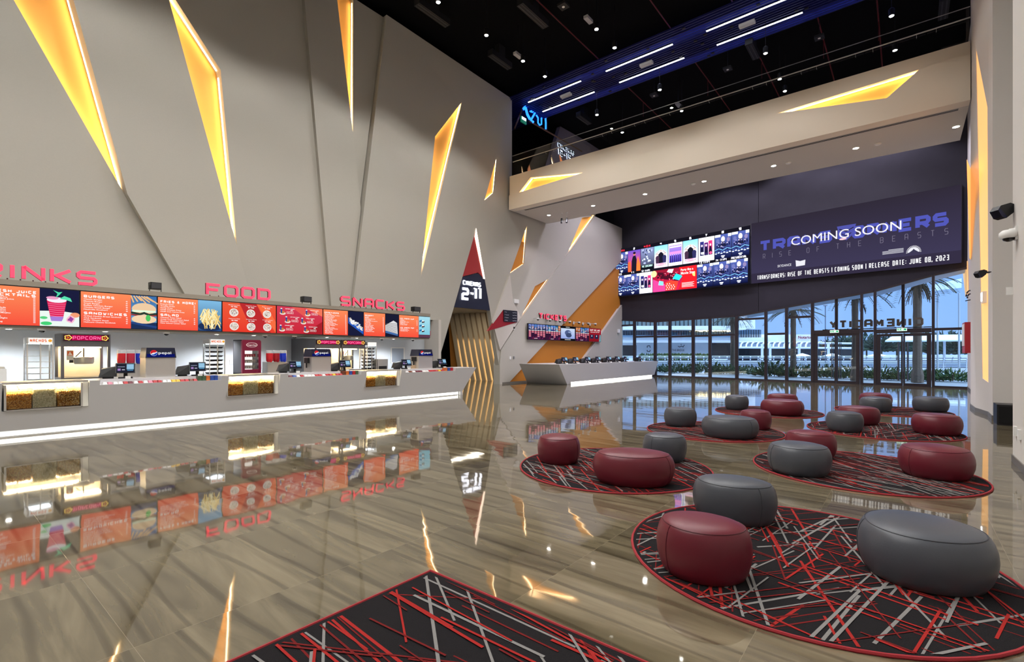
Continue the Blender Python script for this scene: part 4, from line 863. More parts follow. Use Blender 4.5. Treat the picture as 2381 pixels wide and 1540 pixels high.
# speakers on the fascia
for (u0, u1, nm) in ((348, 373.5, 'right of the DRINKS letters'), (702.6, 722, 'between the FOOD and SNACKS letters'), (960, 975, 'at the right end, beyond the SNACKS letters')):
    y0, y1 = Y_(u0, -14.6), Y_(u1, -14.6); t = thing('speaker', 'small black loudspeaker on the menu fascia '+nm, 'speaker', (-14.6, (y0+y1)/2, 3.06))
    mb = MB(); mb.box(-14.72, -14.52, y0, y1, 3.13, 3.30); mb.build('cabinet', BLK, t, bevel=.015)
    mb = MB(); mb.box(-14.518, -14.51, y0+.015, y1-.015, 3.145, 3.285); mb.build('grille', DGREY, t)
    mb = MB(); mb.box(-14.6, -14.57, y0-.012, y0, 3.06, 3.22); mb.box(-14.6, -14.57, y1, y1+.012, 3.06, 3.22); mb.build('bracket', BLK, t)
def dome(p, r, label, ax=(0, 0, -1), cat='camera', grp=None):
    t = thing('dome_camera', label, cat, p, grp); p = Vector(p)
    mb = MB(); mb.lathe([(r, 0), (r, -.03), (r*.85, -.045)], p, 16); mb.build('base', WHT, t)
    mb = MB(); mb.lathe([(r*.75, -.04), (r*.68, -.04-r*.4), (r*.4, -.04-r*.65), (.01, -.04-r*.75)], p, 16); mb.build('dome', M('smoked_dome', (16, 16, 18), .15), t, smooth=True); return t
for i, (u, nm) in enumerate(((97, 'below the juice screen'), (387, 'below the fries screen'), (616, 'below the pizza screen'), (685, 'below the combo screen'), (888, 'below the dessert screen'), (960, 'below the ice cream screen'))):
    dome((-14.62, Y_(u, -14.62), 2.07), .07, 'black and white dome camera under the menu fascia, '+nm)
for u in (20, 245, 504, 590, 830, 915, -200, 760):
    downlight((-14.95, Y_(u, -14.95), 2.069), .05, 'small recessed downlight under the menu fascia', 'downlights under the menu fascia')
    spot(-14.9, Y_(u, -14.95), 2.03, 260, (.93, .97, 1), 150, 1, .05)
    spot(-13.9, Y_(u, -14.95), 2.9, 0.001) if 0 else None
tag_ = None
# ---------------------------------------------------------------- machines on the back worktop
XF = -14.1
SFK = [(255, 190, 60)]
def popcorn_machine(u0, u1, label, ztop=1.96, X=XF, kettle=True):
    y0, y1 = Y_(u0, X), Y_(u1, X); w = y1-y0; t = thing('popcorn_machine', label, 'popcorn machine', (X-.35, (y0+y1)/2, .9)); xb = X-.75
    mb = MB(); mb.box(xb, X, y0, y1, .90, 1.0); mb.box(xb, X, y0, y1, 1.68, ztop)
    for y in (y0, y1-.05): mb.box(X-.05, X, y, y+.05, 1.0, 1.68); mb.box(xb, xb+.05, y, y+.05, 1.0, 1.68)
    mb.build('steel_cabinet', STEELD, t)
    mb = MB(); mb.box(xb, xb+.02, y0+.05, y1-.05, 1.0, 1.68); mb.build('lit_liner', M('cream_liner', (238, 226, 196), .5), t)
    mb = MB(); mb.face([(X-.02, y0+.05, 1.0), (X-.02, y1-.05, 1.0), (X-.02, y1-.05, 1.68), (X-.02, y0+.05, 1.68)]); mb.build('glass_door', GLS, t)
    mb = MB(); mb.box(xb+.1, xb+.4, y0+.1, y1-.1, 1.655, 1.675); mb.build('cabinet_lamp', M('cabinet_lamp', (255, 240, 210), em=24, emc=(255, 228, 184)), t)
    if kettle:
        c = Vector((X-.38, y0+w*.52, 1.38)); mb = MB(); mb.lathe([(.03, -.09), (.16, -.09), (.18, -.05), (.18, .06), (.17, .07)], c, 24); ke_ = mb.build('kettle', STEEL, t, smooth=True)
        mb = MB(); mb.tube([c+Vector((.05, -.22, -.02)), c+Vector((.05, -.05, .2))], .012); mb.lathe([(.035, -.03), (.035, .03)], c+Vector((.05, -.22, -.03)), 12); mb.tube([c+Vector((0, 0, .07)), c+Vector((0, 0, .3))], .012); mb.build('kettle_arm', BLK, ke_)
        fr = Frame((X-.30, y0+w*.18, 1.42), (0, 1, 0), (0, 0, 1), (1, 0, 0)); mb = MB(); mb.box(X-.32, X-.302, y0+w*.16, y0+w*.30, 1.38, 1.60); mb.build('notice_plate', WHT, t)
        pc = Pic(Frame((X-.30, y0+w*.16, 1.38), (0, 1, 0), (0, 0, 1), (1, 0, 0))); pc.rect(.01, .1, w*.13, .2, (240, 110, 40)); pc.poly([(.02, .11), (w*.12, .11), (w*.065, .19)], (255, 240, 230)); pc.build('notice', PNT, t)
    # sign
    z0, z1 = 1.80, ztop-.015
    mb = MB(); mb.box(X, X+.03, y0+.03, y1-.03, z0, z1); sb_ = mb.build('sign_box', M('dark_sign_box', (48, 14, 26), .3), t)
    h = z1-z0; pc = Pic(Frame((X+.031, y0+.03, z0), (0, 1, 0), (0, 0, 1), (1, 0, 0))); W_ = w-.06; pc.rect(.03, .015, W_-.03, h-.015, (96, 6, 44)); pc.rect(W_*.18, .015, W_*.82, h-.015, (150, 6, 60)); 
    for cx_ in (W_*.1, W_*.9):
        pts = [(cx_+h*.36*(1+.16*math.cos(5*a_))*math.cos(a_), h*.5+h*.32*(1+.16*math.cos(5*a_))*math.sin(a_)) for a_ in [i*2*math.pi/30 for i in range(31)]]; pts[-1] = pts[0]; pc.line(pts, h*.09, (255, 214, 90)); pc.disc(cx_, h*.5, h*.16, h*.14, (170, 90, 20), ripple=.3)
    pc.text('POPCORN', W_*.2, h*.24, h*.5, (255, 110, 160), width=W_*.6, t=h*.07); pc.build('lit_sign', pic_mat('neon_sign', 1.6), sb_); return t
popcorn_machine(142, 257, 'popcorn machine with a pink POPCORN sign, above the left end of the counter')
popcorn_machine(733, 791.5, 'popcorn machine with a red POPCORN sign, left one of the adjoining pair')
popcorn_machine(794.5, 849.5, 'popcorn machine with a red POPCORN sign, right one of the adjoining pair')
mb = MB(); mb.box(-15.7, -14.9, Y_(706, -14.9), Y_(733, -14.9), .9, 2.0); tag(mb.build('steel_side_cabinet', STEELD), 'plain steel cabinet to the left of the adjoining popcorn machines', 'cabinet')
def nacho(u0, u1, ztop, label, full, text=True):
    X = XF; y0, y1 = Y_(u0, X), Y_(u1, X); w = y1-y0; t = thing('nacho_cabinet', label, 'warming cabinet', (X-.25, (y0+y1)/2, .9)); xb = X-.45
    mb = MB(); mb.box(xb, X, y0, y1, .9, .93); mb.box(xb, X, y0, y1, ztop-.12, ztop)
    for y in (y0, (y0+y1)/2-.008, y1-.02): mb.box(X-.02, X, y, y+.02, .93, ztop-.12)
    for y in (y0, y1-.02): mb.box(xb, xb+.02, y, y+.02, .93, ztop-.12)
    mb.build('frame', STEEL, t)
    mb = MB()
    for y in (y0+.004, y1-.008): mb.face([(xb+.02, y, .93), (X-.02, y, .93), (X-.02, y, ztop-.12), (xb+.02, y, ztop-.12)])
    mb.face([(X-.01, y0+.02, .93), (X-.01, y1-.02, .93), (X-.01, y1-.02, ztop-.12), (X-.01, y0+.02, ztop-.12)]); mb.build('glass_panes', GLS, t)
    n = 7 if full else 6
    for i in range(n):
        z = .97+i*(ztop-.14-.97)/n; mb = MB(); mb.box(xb+.02, X-.03, y0+.02, y1-.02, z, z+.006); mb.build('wire_shelf', STEEL, t)
        if full:
            mb = MB()
            for yy in (y0+w*.27, y0+w*.73): mb.hexa([(X-.36, yy-w*.14, z+.012), (X-.10, yy-w*.14, z+.012), (X-.10, yy+w*.14, z+.012), (X-.36, yy+w*.14, z+.012)], [(X-.40, yy-w*.2, z+.055), (X-.06, yy-w*.2, z+.055), (X-.06, yy+w*.2, z+.055), (X-.40, yy+w*.2, z+.055)])
            mb.build('snack_tray', BLK, t)
    mb = MB(); mb.box(X, X+.012, y0+w*.06, y1-w*.06, ztop-.125, ztop-.005); mb.build('sign_box', WHT, t)
    pc = Pic(Frame((X+.013, y0+w*.06, ztop-.125), (0, 1, 0), (0, 0, 1), (1, 0, 0))); pc.rect(.0, .0, w*.88, .12, (255, 252, 246))
    if text: pc.text('NACHOS', w*.05, .035, .06, (236, 110, 60), width=w*.62, t=.012); pc.disc(w*.8, .065, .03, .03, (240, 170, 60))
    pc.build('lit_sign', SCR, t)
    mb = MB(); mb.box(xb+.1, X-.1, y0+.03, y1-.03, ztop-.132, ztop-.122); mb.build('lamp', M('cool_lamp', (235, 245, 255), em=8), t)
nacho(62, 125, 1.86, 'empty glass warming cabinet with a NACHOS sign, left of the first popcorn machine', False)
nacho(487, 524, 1.90, 'NACHOS warming cabinet with two columns of black trays, left of the freezer', True)
nacho(853.5, 876, 1.90, 'narrow tray cabinet with a blank white sign, right of the adjoining popcorn machines', True, False)
# ice cream freezer
X = XF; y0, y1 = Y_(563.5, X), Y_(607, X); w = y1-y0
t = thing('ice_cream_freezer', 'burgundy upright ice cream freezer with a lit glass door', 'freezer', (X-.3, (y0+y1)/2, .9))
BG = M('burgundy_plastic', (112, 18, 50), .35)
mb = MB(); o_ = [(X, y0, .9), (X, y1, .9), (X, y1, 1.86), (X, y1-.03, 1.9), (X, y0+.03, 1.9), (X, y0, 1.86)]; mb.prism(o_, (-.09, 0, 0), holes=[[(X, y0+w*.13, 1.08), (X, y1-w*.13, 1.08), (X, y1-w*.13, 1.60), (X, y0+w*.13, 1.60)]]); mb.build('door', BG, t)
mb = MB(); mb.box(X-.6, X-.09, y0, y0+.02, .9, 1.9); mb.box(X-.6, X-.09, y1-.02, y1, .9, 1.9); mb.box(X-.6, X-.58, y0, y1, .9, 1.9); mb.box(X-.6, X-.09, y0, y1, 1.88, 1.9); mb.box(X-.6, X-.09, y0, y1, .9, .98); mb.build('cabinet', DGREY, t)
mb = MB(); mb.box(X-.5, X-.49, y0+.03, y1-.03, 1.0, 1.8); mb.build('lit_back', M('lit_back', (255, 248, 244), em=1.3, emc=(255, 244, 240)), t)
mb = MB(); mb.face([(X-.03, y0+w*.13, 1.08), (X-.03, y1-w*.13, 1.08), (X-.03, y1-w*.13, 1.6), (X-.03, y0+w*.13, 1.6)]); mb.build('door_glass', GLS, t)
for i, z in enumerate((1.10, 1.26, 1.42)):
    mb = MB(); mb.box(X-.48, X-.1, y0+.03, y1-.03, z, z+.008); mb.build('shelf', STEEL, t); rr = random.Random(i)
    mb = MB()
    for q in range(6): yy = y0+w*.17+q*w*.12; mb.lathe([(.024, 0), (.03, .08)], (X-.16, yy, z+.01), 10)
    mb.build('ice_cream_tubs', M('tub_%d' % i, [(240, 238, 236), (236, 226, 222), (200, 60, 80)][i], .5), t)
pc = Pic(Frame((X+.001, (y0+y1)/2, 1.76), (0, 1, 0), (0, 0, 1), (1, 0, 0))); pc.disc(0, 0, w*.30, .065, (250, 240, 240), 24); pc.disc(0, 0, w*.27, .055, (112, 18, 50), 24); soft_text(pc, 'Haagen-Dazs', 0, -.018, .032, (250, 240, 240), width=w*.44, cx=True, bold=.02); pc.build('logo_panel', PNT, t)
# slush machines
def slush(u0, u1, cols, label):
    X = XF+.05; y0, y1 = Y_(u0, X), Y_(u1, X); w = y1-y0; n = len(cols); t = thing('slush_machine', label, 'drink machine', (X-.2, (y0+y1)/2, .9))
    mb = MB(); mb.box(X-.45, X-.12, y0+.03, y1, .9, 1.28); mb.box(X-.2, X+.05, y0+.03, y1, .9, .94); mb.build('base', STEEL, t)
    for i, (nm, c) in enumerate(cols):
        yc = y0+w*(i+.5)/n; r = w/n*.46
        mb = MB(); mb.lathe([(r*.72, 0), (r*.95, .03), (r, .10), (r, .24), (r*.97, .25)], (X-.15, yc, 1.28), 20); mb.lathe([(r*.75, -.02), (r*.75, .10), (.02, .14)], (X-.15+r*.6, yc, 1.30), 14, axis='x') if 0 else None; b = mb.build('bowl', M(nm, c, .2, spec=.6), t, smooth=True)
        mb = MB(); mb.lathe([(r, 0), (r*1.02, .01), (r*1.0, .07), (r*.9, .085)], (X-.15, yc, 1.53), 20); mb.build('lid', M('clear_plastic_lid', (206, 210, 212), .15, alpha=.6), t)
        mb = MB(); mb.box(X-.15+r*.85, X-.15+r*1.15, yc-.015, yc+.015, 1.27, 1.36); mb.build('tap', b.data.materials[0], t)
SR = ('red_slush', (190, 34, 44)); SBL = ('blue_slush', (24, 52, 180))
slush(275, 340, [SR, ('pink_slush', (176, 40, 62)), SBL], 'slush machine with red and blue bowls, behind the leftmost soda dispenser')
slush(624, 672, [SR, ('dark_red_slush', (150, 22, 34)), SBL], 'slush machine with red and blue bowls, right of the ice cream freezer')
# soda dispensers on the front counter
def soda(u0, u1, label, side=False):
    X = -12.86; y0, y1 = Y_(u0, X), Y_(u1, X); w = y1-y0; t = thing('soda_dispenser', label, 'soda dispenser', (X-.25, (y0+y1)/2, 1.0))
    mb = MB(); mb.box(X-.42, X, y0+.01, y1-.01, 1.0, 1.43); mb.build('steel_body', STEEL, t, bevel=.01)
    mb = MB(); mb.hexa([(X-.44, y0, 1.43), (X+.02, y0, 1.43), (X+.02, y1, 1.43), (X-.44, y1, 1.43)], [(X-.40, y0+.03, 1.655), (X-.02, y0+.03, 1.655), (X-.02, y1-.02, 1.655), (X-.40, y1-.02, 1.655)]); dh_ = mb.build('dark_head', M('black_navy_plastic', (20, 24, 48), .3), t)
    n = Vector((.225, 0, .04)).normalized(); fr = Frame((X+.018, y0+.02, 1.44), (0, 1, 0), (-.04, 0, .21), n); pc = Pic(fr); W_ = w-.05; H = .20
    pc.rect(.01, .01, W_, H, (14, 24, 110), (16, 20, 60)); cx_, cy, r = W_*.26, H*.52, H*.34
    pc.disc(cx_, cy, r, r, (246, 248, 252), 24); pc.poly([(cx_+r*.94*math.cos(a_), cy+r*.94*math.sin(a_)) for a_ in [math.radians(x) for x in range(25, 206, 12)]]+[(cx_-r*.2, cy+r*.02), (cx_+r*.4, cy+r*.1)], (214, 40, 48))
    pc.poly([(cx_+r*.94*math.cos(a_), cy+r*.94*math.sin(a_)) for a_ in [math.radians(x) for x in range(215, 372, 12)]]+[(cx_+r*.5, cy-r*.12), (cx_-r*.1, cy-r*.5)], (24, 70, 190))
    soft_text(pc, 'pepsi', W_*.42, H*.38, H*.30, (250, 252, 255), width=W_*.46, bold=.012); pc.build('brand_panel', pic_mat('backlit_badge', .9), dh_)
    if side: mb = MB(); mb.box(X-.3, X-.1, y0-.05, y0+.01, 1.25, 1.40); mb.tube([(X-.2, y0-.03, 1.25), (X-.2, y0-.03, 1.12)], .02); mb.build('side_tap', BLK, t)
soda(337.5, 409.5, 'steel soda dispenser with a navy branded head, nearest to the camera')
soda(723.5, 770, 'steel soda dispenser with a blue branded head, in front of the popcorn machines', True)
soda(972.5, 1006, 'steel soda dispenser with a blue branded head, at the far end of the counter', True)
# small things on the worktops
def boxthing(name, label, cat, x0, x1, y0, y1, z0, z1, mat, bevel=.01, grp=None):
    mb = MB(); mb.box(x0, x1, y0, y1, z0, z1); return tag(mb.build(name, mat, bevel=bevel), label, cat, grp)
t = thing('toaster_oven', 'small steel toaster oven beside the narrow tray cabinet', 'oven', (-14.2, Y_(890, -14.1), .9))
y0, y1 = Y_(878, -14.1), Y_(902, -14.1); mb = MB(); mb.box(-14.5, -14.1, y0, y1, .9, 1.32); mb.build('body', STEEL, t, bevel=.01); mb = MB(); mb.box(-14.098, -14.09, y0+.05, y1-.05, .95, 1.08); mb.build('front_slot', BLK, t)
t = thing('coffee_grinder', 'small white machine at the left edge of the view on the back worktop', 'machine', (-14.2, Y_(6, -14.1), .9)); mb = MB(); mb.box(-14.45, -14.1, Y_(-14, -14.1), Y_(16, -14.1), .9, 1.22); mb.build('body', WHT, t, bevel=.02); mb = MB(); mb.box(-14.4, -14.15, Y_(-10, -14.1), Y_(12, -14.1), 1.22, 1.27); mb.build('tray', STEEL, t)
boxthing('wooden_box', 'small pale wooden box beside the far soda dispenser', 'box', -13.2, -13.0, Y_(960, -13.1), Y_(971, -13.1), 1.0, 1.12, M('pale_wood', (186, 160, 128), .6))
t = thing('service_hatch', 'pale framed hatch in the recess wall, right of the toaster oven', 'hatch', (-15.77, Y_(925, -15.7), 1.2)); mb = MB(); y0, y1 = Y_(909, -15.76), Y_(941, -15.76); z0, z1 = PX(925, 845, -15.76).z, PX(925, 808, -15.76).z
mb.prism([(-15.76, y0, z0), (-15.76, y1, z0), (-15.76, y1, z1), (-15.76, y0, z1)], (-.02, 0, 0), holes=[[(-15.76, y0+.05, z0+.04), (-15.76, y1-.05, z0+.04), (-15.76, y1-.05, z1-.04), (-15.76, y0+.05, z1-.04)]]); mb.build('frame', WHT, t); mb = MB(); mb.box(-15.775, -15.77, y0+.05, y1-.05, z0+.04, z1-.04); mb.build('panel', M('hatch_grey', (150, 160, 172), .3), t)
boxthing('alarm_box', 'small red alarm box at the right end of the menu screens', 'alarm', -14.62, -14.5, yA+.021, yA+.12, 2.22, 2.40, RED)
boxthing('wall_socket', 'white wall socket left of the ice cream freezer', 'socket', -15.77, -15.75, Y_(533, -15.77), Y_(540, -15.77), 1.2, 1.32, WHT, .004)
# cash registers
def pos(loc, rot, label, grp=None):
    t = thing('cash_register', label, 'cash register', loc, grp)
    L = Vector(loc); ORG[t.name] = Vector((0, 0, 0))
    mb = MB(); mb.box(-.12, .12, -.12, .12, 0, .03); mb.tube([(0, 0, .03), (-.03, 0, .16)], .035, 8); mb.build('stand', BLK, t)
    mb = MB(); mb.hexa([(.08, -.165, .11), (.10, -.165, .115), (.10, .165, .115), (.08, .165, .11)], [(-.03, -.165, .32), (-.01, -.165, .325), (-.01, .165, .325), (-.03, .165, .32)]); mo_ = mb.build('monitor', BLK, t)
    n = Vector((.23, 0, .11)).normalized(); pc = Pic(Frame((.1005, -.15, .128), (0, 1, 0), (-.11, 0, .23), n)); pc.rect(0, 0, .30, .20, (34, 36, 50)); pc.rect(.17, .07, .29, .19, (150, 196, 226)); pc.rect(.02, .12, .14, .14, (120, 126, 150)); pc.rect(.02, .04, .07, .09, (160, 130, 190)); pc.rect(.09, .05, .14, .07, (190, 190, 210)); pc.rect(.18, .04, .28, .055, (90, 160, 210)); pc.build('screen', SCR, mo_)
    mb = MB(); mb.hexa([(-.20, -.44, .04), (.06, -.44, .04), (.06, -.15, .04), (-.20, -.15, .04)], [(-.16, -.38, .22), (.0, -.40, .20), (.0, -.15, .25), (-.16, -.15, .26)]); mb.box(-.15, .0, -.38, -.2, 0, .05); mb.build('printer', BLK, t, bevel=.01)
    mb = MB(); mb.box(.12, .17, .0, .09, 0, .05); mb.build('card_reader', WHT, t, bevel=.006)
    ORG[t.name] = L; t.rotation_euler = (0, 0, rot); return t
prs = None
for u, nm in ((292, 'left of the nearest soda dispenser'), (459, 'right of the nearest soda dispenser'), (686, 'right of the second slush machine'), (801, 'right of the middle soda dispenser'), (944, 'left of the far soda dispenser'), (1027, 'right of the far soda dispenser')):
    p = PX(u, 850, -12.95); loc = (p.x, p.y, 1.0); lb = 'black cash register on the concession counter, '+nm
    if prs is None: prs = pos(loc, -.25, lb)
    else: copy_tree(prs, loc, lb, -.25)
# snack packets on the lowered ledges
NC = {'red': (176, 30, 38), 'yellow': (226, 182, 40), 'brown': (110, 60, 40), 'blue': (50, 80, 160), 'white': (226, 224, 222), 'green': (70, 96, 70), 'orange': (206, 110, 50), 'pink': (206, 130, 150), 'maroon': (96, 24, 40)}
def packets(y0, y1, seq, where):
    n = len(seq); dy = (y1-y0-.1)/n
    for i, c in enumerate(seq):
        y = y0+.05+dy*(i+.5); box = c.endswith('*'); c = c.strip('*'); mat = M('packet_'+c, NC[c], .35)
        for row in range(2 if box else 1):
            mb = MB(); z = .907+.055*row; w = dy*.44; x = -12.55
            if box: mb.box(x-.06, x+.07, y-w, y+w, z, z+.052)
            else: mb.hexa([(x-.08, y-w, z), (x+.08, y-w, z), (x+.08, y+w, z), (x-.08, y+w, z)], [(x-.05, y-w*.7, z+.045), (x+.05, y-w*.7, z+.045), (x+.05, y+w*.7, z+.045), (x-.05, y+w*.7, z+.045)])
            nm = 'candy_box' if box else 'snack_packet'
            tag(mb.build(nm, mat, bevel=0 if box else .01), '%s %s%s on the ledge %s' % (c, 'candy box' if box else 'snack packet', (', upper row,' if row else ', lower row,') if box else '', where), 'box' if box else 'snack packet', 'candy and snacks on the counter ledges')
packets(*notch[0], ['white', 'pink', 'white', 'white', 'red', 'maroon', 'white', 'red', 'white', 'pink', 'red', 'red', 'white', 'white', 'yellow', 'yellow', 'red', 'red', 'brown', 'red', 'green*', 'green*', 'orange*', 'blue*', 'blue*'], 'below the nearest soda dispenser')
packets(*notch[1], ['maroon', 'blue', 'white', 'red', 'white', 'white', 'white', 'red', 'red', 'white', 'red', 'red', 'yellow', 'red', 'red', 'brown*', 'orange*', 'blue*', 'red*', 'green*'], 'between two popcorn cases')
packets(*notch[2], ['white', 'brown', 'white', 'maroon', 'maroon', 'white', 'white', 'red', 'red', 'red', 'yellow', 'red', 'orange*', 'blue*', 'red*'], 'at the far counter end')
# ================================================================ TICKET DESK
zt = 1.0
T1, P1 = PX(1299.5, 848, -12.3), PX(1319, 895, -12.6); T1.z = zt; P1.z = 0; T2, P2 = PX(1530.5, 840, -12.3), PX(1520.5, 877, -12.6); T2.z = zt; P2.z = 0; de = Vector((-1, .058, 0)); T4, P4 = T1+de*2.41, P1+de*2.52
T3 = T2+Vector((-2.2, .1, 0)); P3_ = P2+Vector((-1.7, .1, 0))
t = thing('ticket_counter', 'pale grey angular ticket counter with slanted ends and a glowing foot, before the glass wall', 'counter', (P1+P2+P4)/3)
mb = MB(); up = Vector((0, 0, .12)); f = .12/zt
lo = [P4+(T4-P4)*f, P1+(T1-P1)*f, P2+(T2-P2)*f, P3_+(T3-P3_)*f]
mb.hexa(lo, [T4, T1, T2, T3]); mb.hexa([P4, P1, P1+(P4-P1)*.02+Vector((0, .4, 0)), P4+Vector((0, .4, 0))], [lo[0], lo[1], lo[1]+Vector((0, .4, 0)), lo[0]+Vector((0, .4, 0))]); mb.build('counter_body', SOLID, t)
i1, i2 = P1+Vector((-.06, .1, 0)), P2+Vector((-.06, -.2, 0)); mb = MB(); mb.hexa([i1+Vector((-1.2, .2, 0)), i1, i2, i2+Vector((-1.2, 0, 0))], [i1+Vector((-1.2, .2, .14)), i1+Vector((0, 0, .14)), i2+Vector((0, 0, .14)), i2+Vector((-1.2, 0, .14))]); mb.build('plinth', SOLID, t)
mb = MB(); e = Vector((.012, 0, 0)); mb.face([i1+e+Vector((0, 0, .01)), i2+e+Vector((0, 0, .01)), i2+e+Vector((0, 0, .115)), i1+e+Vector((0, 0, .115))]); mb.build('light_strip', LEDC, t)
for i, u in enumerate((1312, 1338, 1366, 1390, 1415, 1435, 1455, 1489)):
    p = PX(u, 850, -12.75); copy_tree(prs, (p.x, p.y, zt), 'black cash register on the ticket counter, %s from the left' % ('first', 'second', 'third', 'fourth', 'fifth', 'sixth', 'seventh', 'eighth')[i], -.35)
# ticket screens
XS = -15.18
def poster_small(pc, x0, y0, x1, y1, seed):
    r = random.Random(seed); c1, c2 = r.choice((((30, 50, 120), (90, 140, 220)), ((120, 190, 220), (40, 90, 130)), ((150, 70, 40), (230, 150, 90)), ((20, 26, 60), (130, 150, 220)))); pc.rect(x0, y0, x1, y1, c1, c2)
    for q in range(7): w = (x1-x0); pc.disc(r.uniform(x0+w*.2, x1-w*.2), r.uniform(y0+.05, y1-.08), w*.12, w*.15, r.choice(((220, 220, 235), (40, 40, 60), (180, 190, 220), (220, 150, 110))), 8)
def ts(u0, u1, label, kind):
    y0, y1 = Y_(u0, XS), Y_(u1, XS); w = y1-y0; z0, z1 = 2.22, 3.07; t = thing('ticket_screen', label, 'screen', (XS, (y0+y1)/2, z0), 'screens above the ticket counter')
    mb = MB(); mb.box(XS-.06, XS, y0+.004, y1-.004, z0, z1); mb.box(-15.315, XS-.06, y0+w*.3, y1-w*.3, z0+.2, z1-.2); mb.build('housing', BLK, t)
    pc = Pic(Frame((XS, y0+.015, z0+.015), (0, 1, 0), (0, 0, 1), (1, 0, 0))); W_, H = w-.03, z1-z0-.03
    if kind == 'list':
        pc.rect(0, 0, W_, H, (60, 22, 56), (22, 24, 44)); n = 6
        for i in range(n):
            x = W_*(.03+.16*i); poster_small(pc, x, H*.62, x+W_*.145, H*.97, int(u0)*10+i); pc.rect(x, H*.57, x+W_*.14, H*.61, (240, 240, 246))
            for q in range(random.Random(i+int(u0)).randint(2, 6)): pc.rect(x+.01, H*(.50-.065*q), x+W_*.13, H*(.545-.065*q), (238, 150, 170) if q % 2 else (226, 110, 130))
        for q in range(12): xx = random.uniform(.05, .9)*W_; pc.line([(xx, H*.05), (xx+.12, H*random.uniform(.1, .3))], .012, random.choice(((190, 50, 90), (120, 40, 110), (90, 60, 140))))
        pc.rect(W_*.3, H*.06, W_*.5, H*.09, (230, 210, 220))
    elif kind == 'video':
        pc.rect(0, 0, W_, H, (14, 14, 20)); pc.rect(.03, H*.14, W_-.03, H*.86, (150, 170, 230), (206, 222, 244)); pc.disc(W_*.5, H*.55, W_*.22, H*.2, (80, 96, 140), 20); pc.disc(W_*.55, H*.38, W_*.2, H*.16, (60, 74, 110), 18); pc.disc(W_*.62, H*.6, W_*.12, H*.06, (140, 160, 200), 16); pc.rect(W_*.35, H*.93, W_*.62, H*.96, (220, 220, 220)); pc.rect(W_*.28, H*.05, W_*.68, H*.085, (230, 230, 230))
    else:
        pc.rect(0, 0, W_, H, (130, 20, 34), (160, 28, 44)); pc.text('SKIP THE LINE!', W_*.08, H*.8, .11, (250, 244, 244), width=W_*.84, t=.026); pc.text('DOWNLOAD OUR APP', W_*.12, H*.68, .06, (250, 230, 230), width=W_*.74, t=.014)
        for i in range(2): pc.rect(W_*(.08+.4*i), H*.22, W_*(.36+.4*i), H*.52, (34, 36, 70)); pc.disc(W_*(.22+.4*i), H*.42, .05, .05, (230, 230, 240), 10)
        pc.poly([(W_*.82, 0), (W_, 0), (W_*.98, H*.5), (W_*.88, H*.55)], (110, 150, 160))
    pc.build('display', SCR, t)
ts(1227.5, 1267.4, 'ticket screen with a showtime grid, leftmost of the row', 'list'); ts(1267.8, 1302.8, 'ticket screen with a showtime grid, second from the left', 'list'); ts(1303.2, 1337.5, 'ticket screen showing a grey car clip, middle of the row', 'video')
ts(1337.9, 1369.1, 'ticket screen with a showtime grid, right of the car clip', 'list'); ts(1369.5, 1397.5, 'red ticket screen reading SKIP THE LINE at the right end of the row', 'app')
for i, u in enumerate((1249, 1277, 1300, 1323, 1344.5, 1366, 1382.5)):
    p = PX(u, 745, -15.1); p.z = 3.36; t = thing('dome_camera', 'white dome camera on a wall arm above the ticket screens, %s from the left' % ('first', 'second', 'third', 'fourth', 'fifth', 'sixth', 'seventh')[i], 'camera', p, 'row of cameras above the ticket screens')
    mb = MB(); mb.box(-15.42, -15.1, p.y-.02, p.y+.02, 3.34, 3.37); mb.box(-15.43, -15.40, p.y-.07, p.y+.07, 3.24, 3.40); mb.build('wall_arm', WHT, t)
    mb = MB(); mb.lathe([(.08, 0), (.085, -.05), (.08, -.08)], (-15.05, p.y, 3.38), 16); mb.build('housing', WHT, t); mb = MB(); mb.lathe([(.07, 0), (.05, -.05), (.02, -.065)], (-15.05, p.y, 3.30), 14); mb.build('dome', MT['smoked_dome'], t, smooth=True)
# direction sign and small wall items
Sx = lambda u, v, X=X1+.10: PX(u, v, X)
t = thing('direction_sign', 'red angular wall sign with a black direction board, beside the slatted entrance', 'sign', Sx(1170, 770))
mb = MB(); mb.prism([Sx(1134.3, 770), Sx(1170.5, 720.5), Sx(1175, 748), Sx(1203, 749.4)], (-.1, 0, 0)); mb.build('red_board', M('deep_red', (150, 24, 36), .5), t)
mb = MB(); bb = [Sx(u, v, X1+.14) for u, v in ((1171.4, 720.6), (1203, 723.6), (1203, 749.4), (1172, 748))]; mb.prism(bb, (-.04, 0, 0)); mb.build('black_board', M('black_board', (30, 32, 44), .4), t)
a, b = bb[3], bb[2]; pc = Pic(Frame((X1+.141, a.y, a.z), (0, 1, 0), (0, 0, 1), (1, 0, 0))); W_, H = b.y-a.y, bb[0].z-a.z
for i, s_ in enumerate(('Exit', 'Cinema Hall', 'Restrooms', 'Parking')):
    y = H*(.80-.235*i); soft_text(pc, s_, W_*.12, y, .035, (220, 222, 230), bold=.02); pc.poly([(W_*.05, y), (W_*.09, y+.018), (W_*.05, y+.036)], (220, 222, 230)); pc.line([(W_*.62, y+.02), (W_*.7, y+.01), (W_*.8, y+.03), (W_*.9, y+.015), (W_*.94, y+.03)], .012, (220, 222, 230))
pc.build('lettering', PNT, t)
def onw(name, label, cat, u0, v0, u1, v1, X, d, mat):
    a, b = PX(u0, v1, X), PX(u1, v0, X); mb = MB(); mb.box(X-.01, X+d, a.y, b.y, a.z, b.z); return tag(mb.build(name, mat, bevel=.006), label, cat)
onw('emergency_light', 'white emergency light box on the wall above the direction sign', 'light', 1192.5, 697, 1203, 705, X1, .1, WHT)
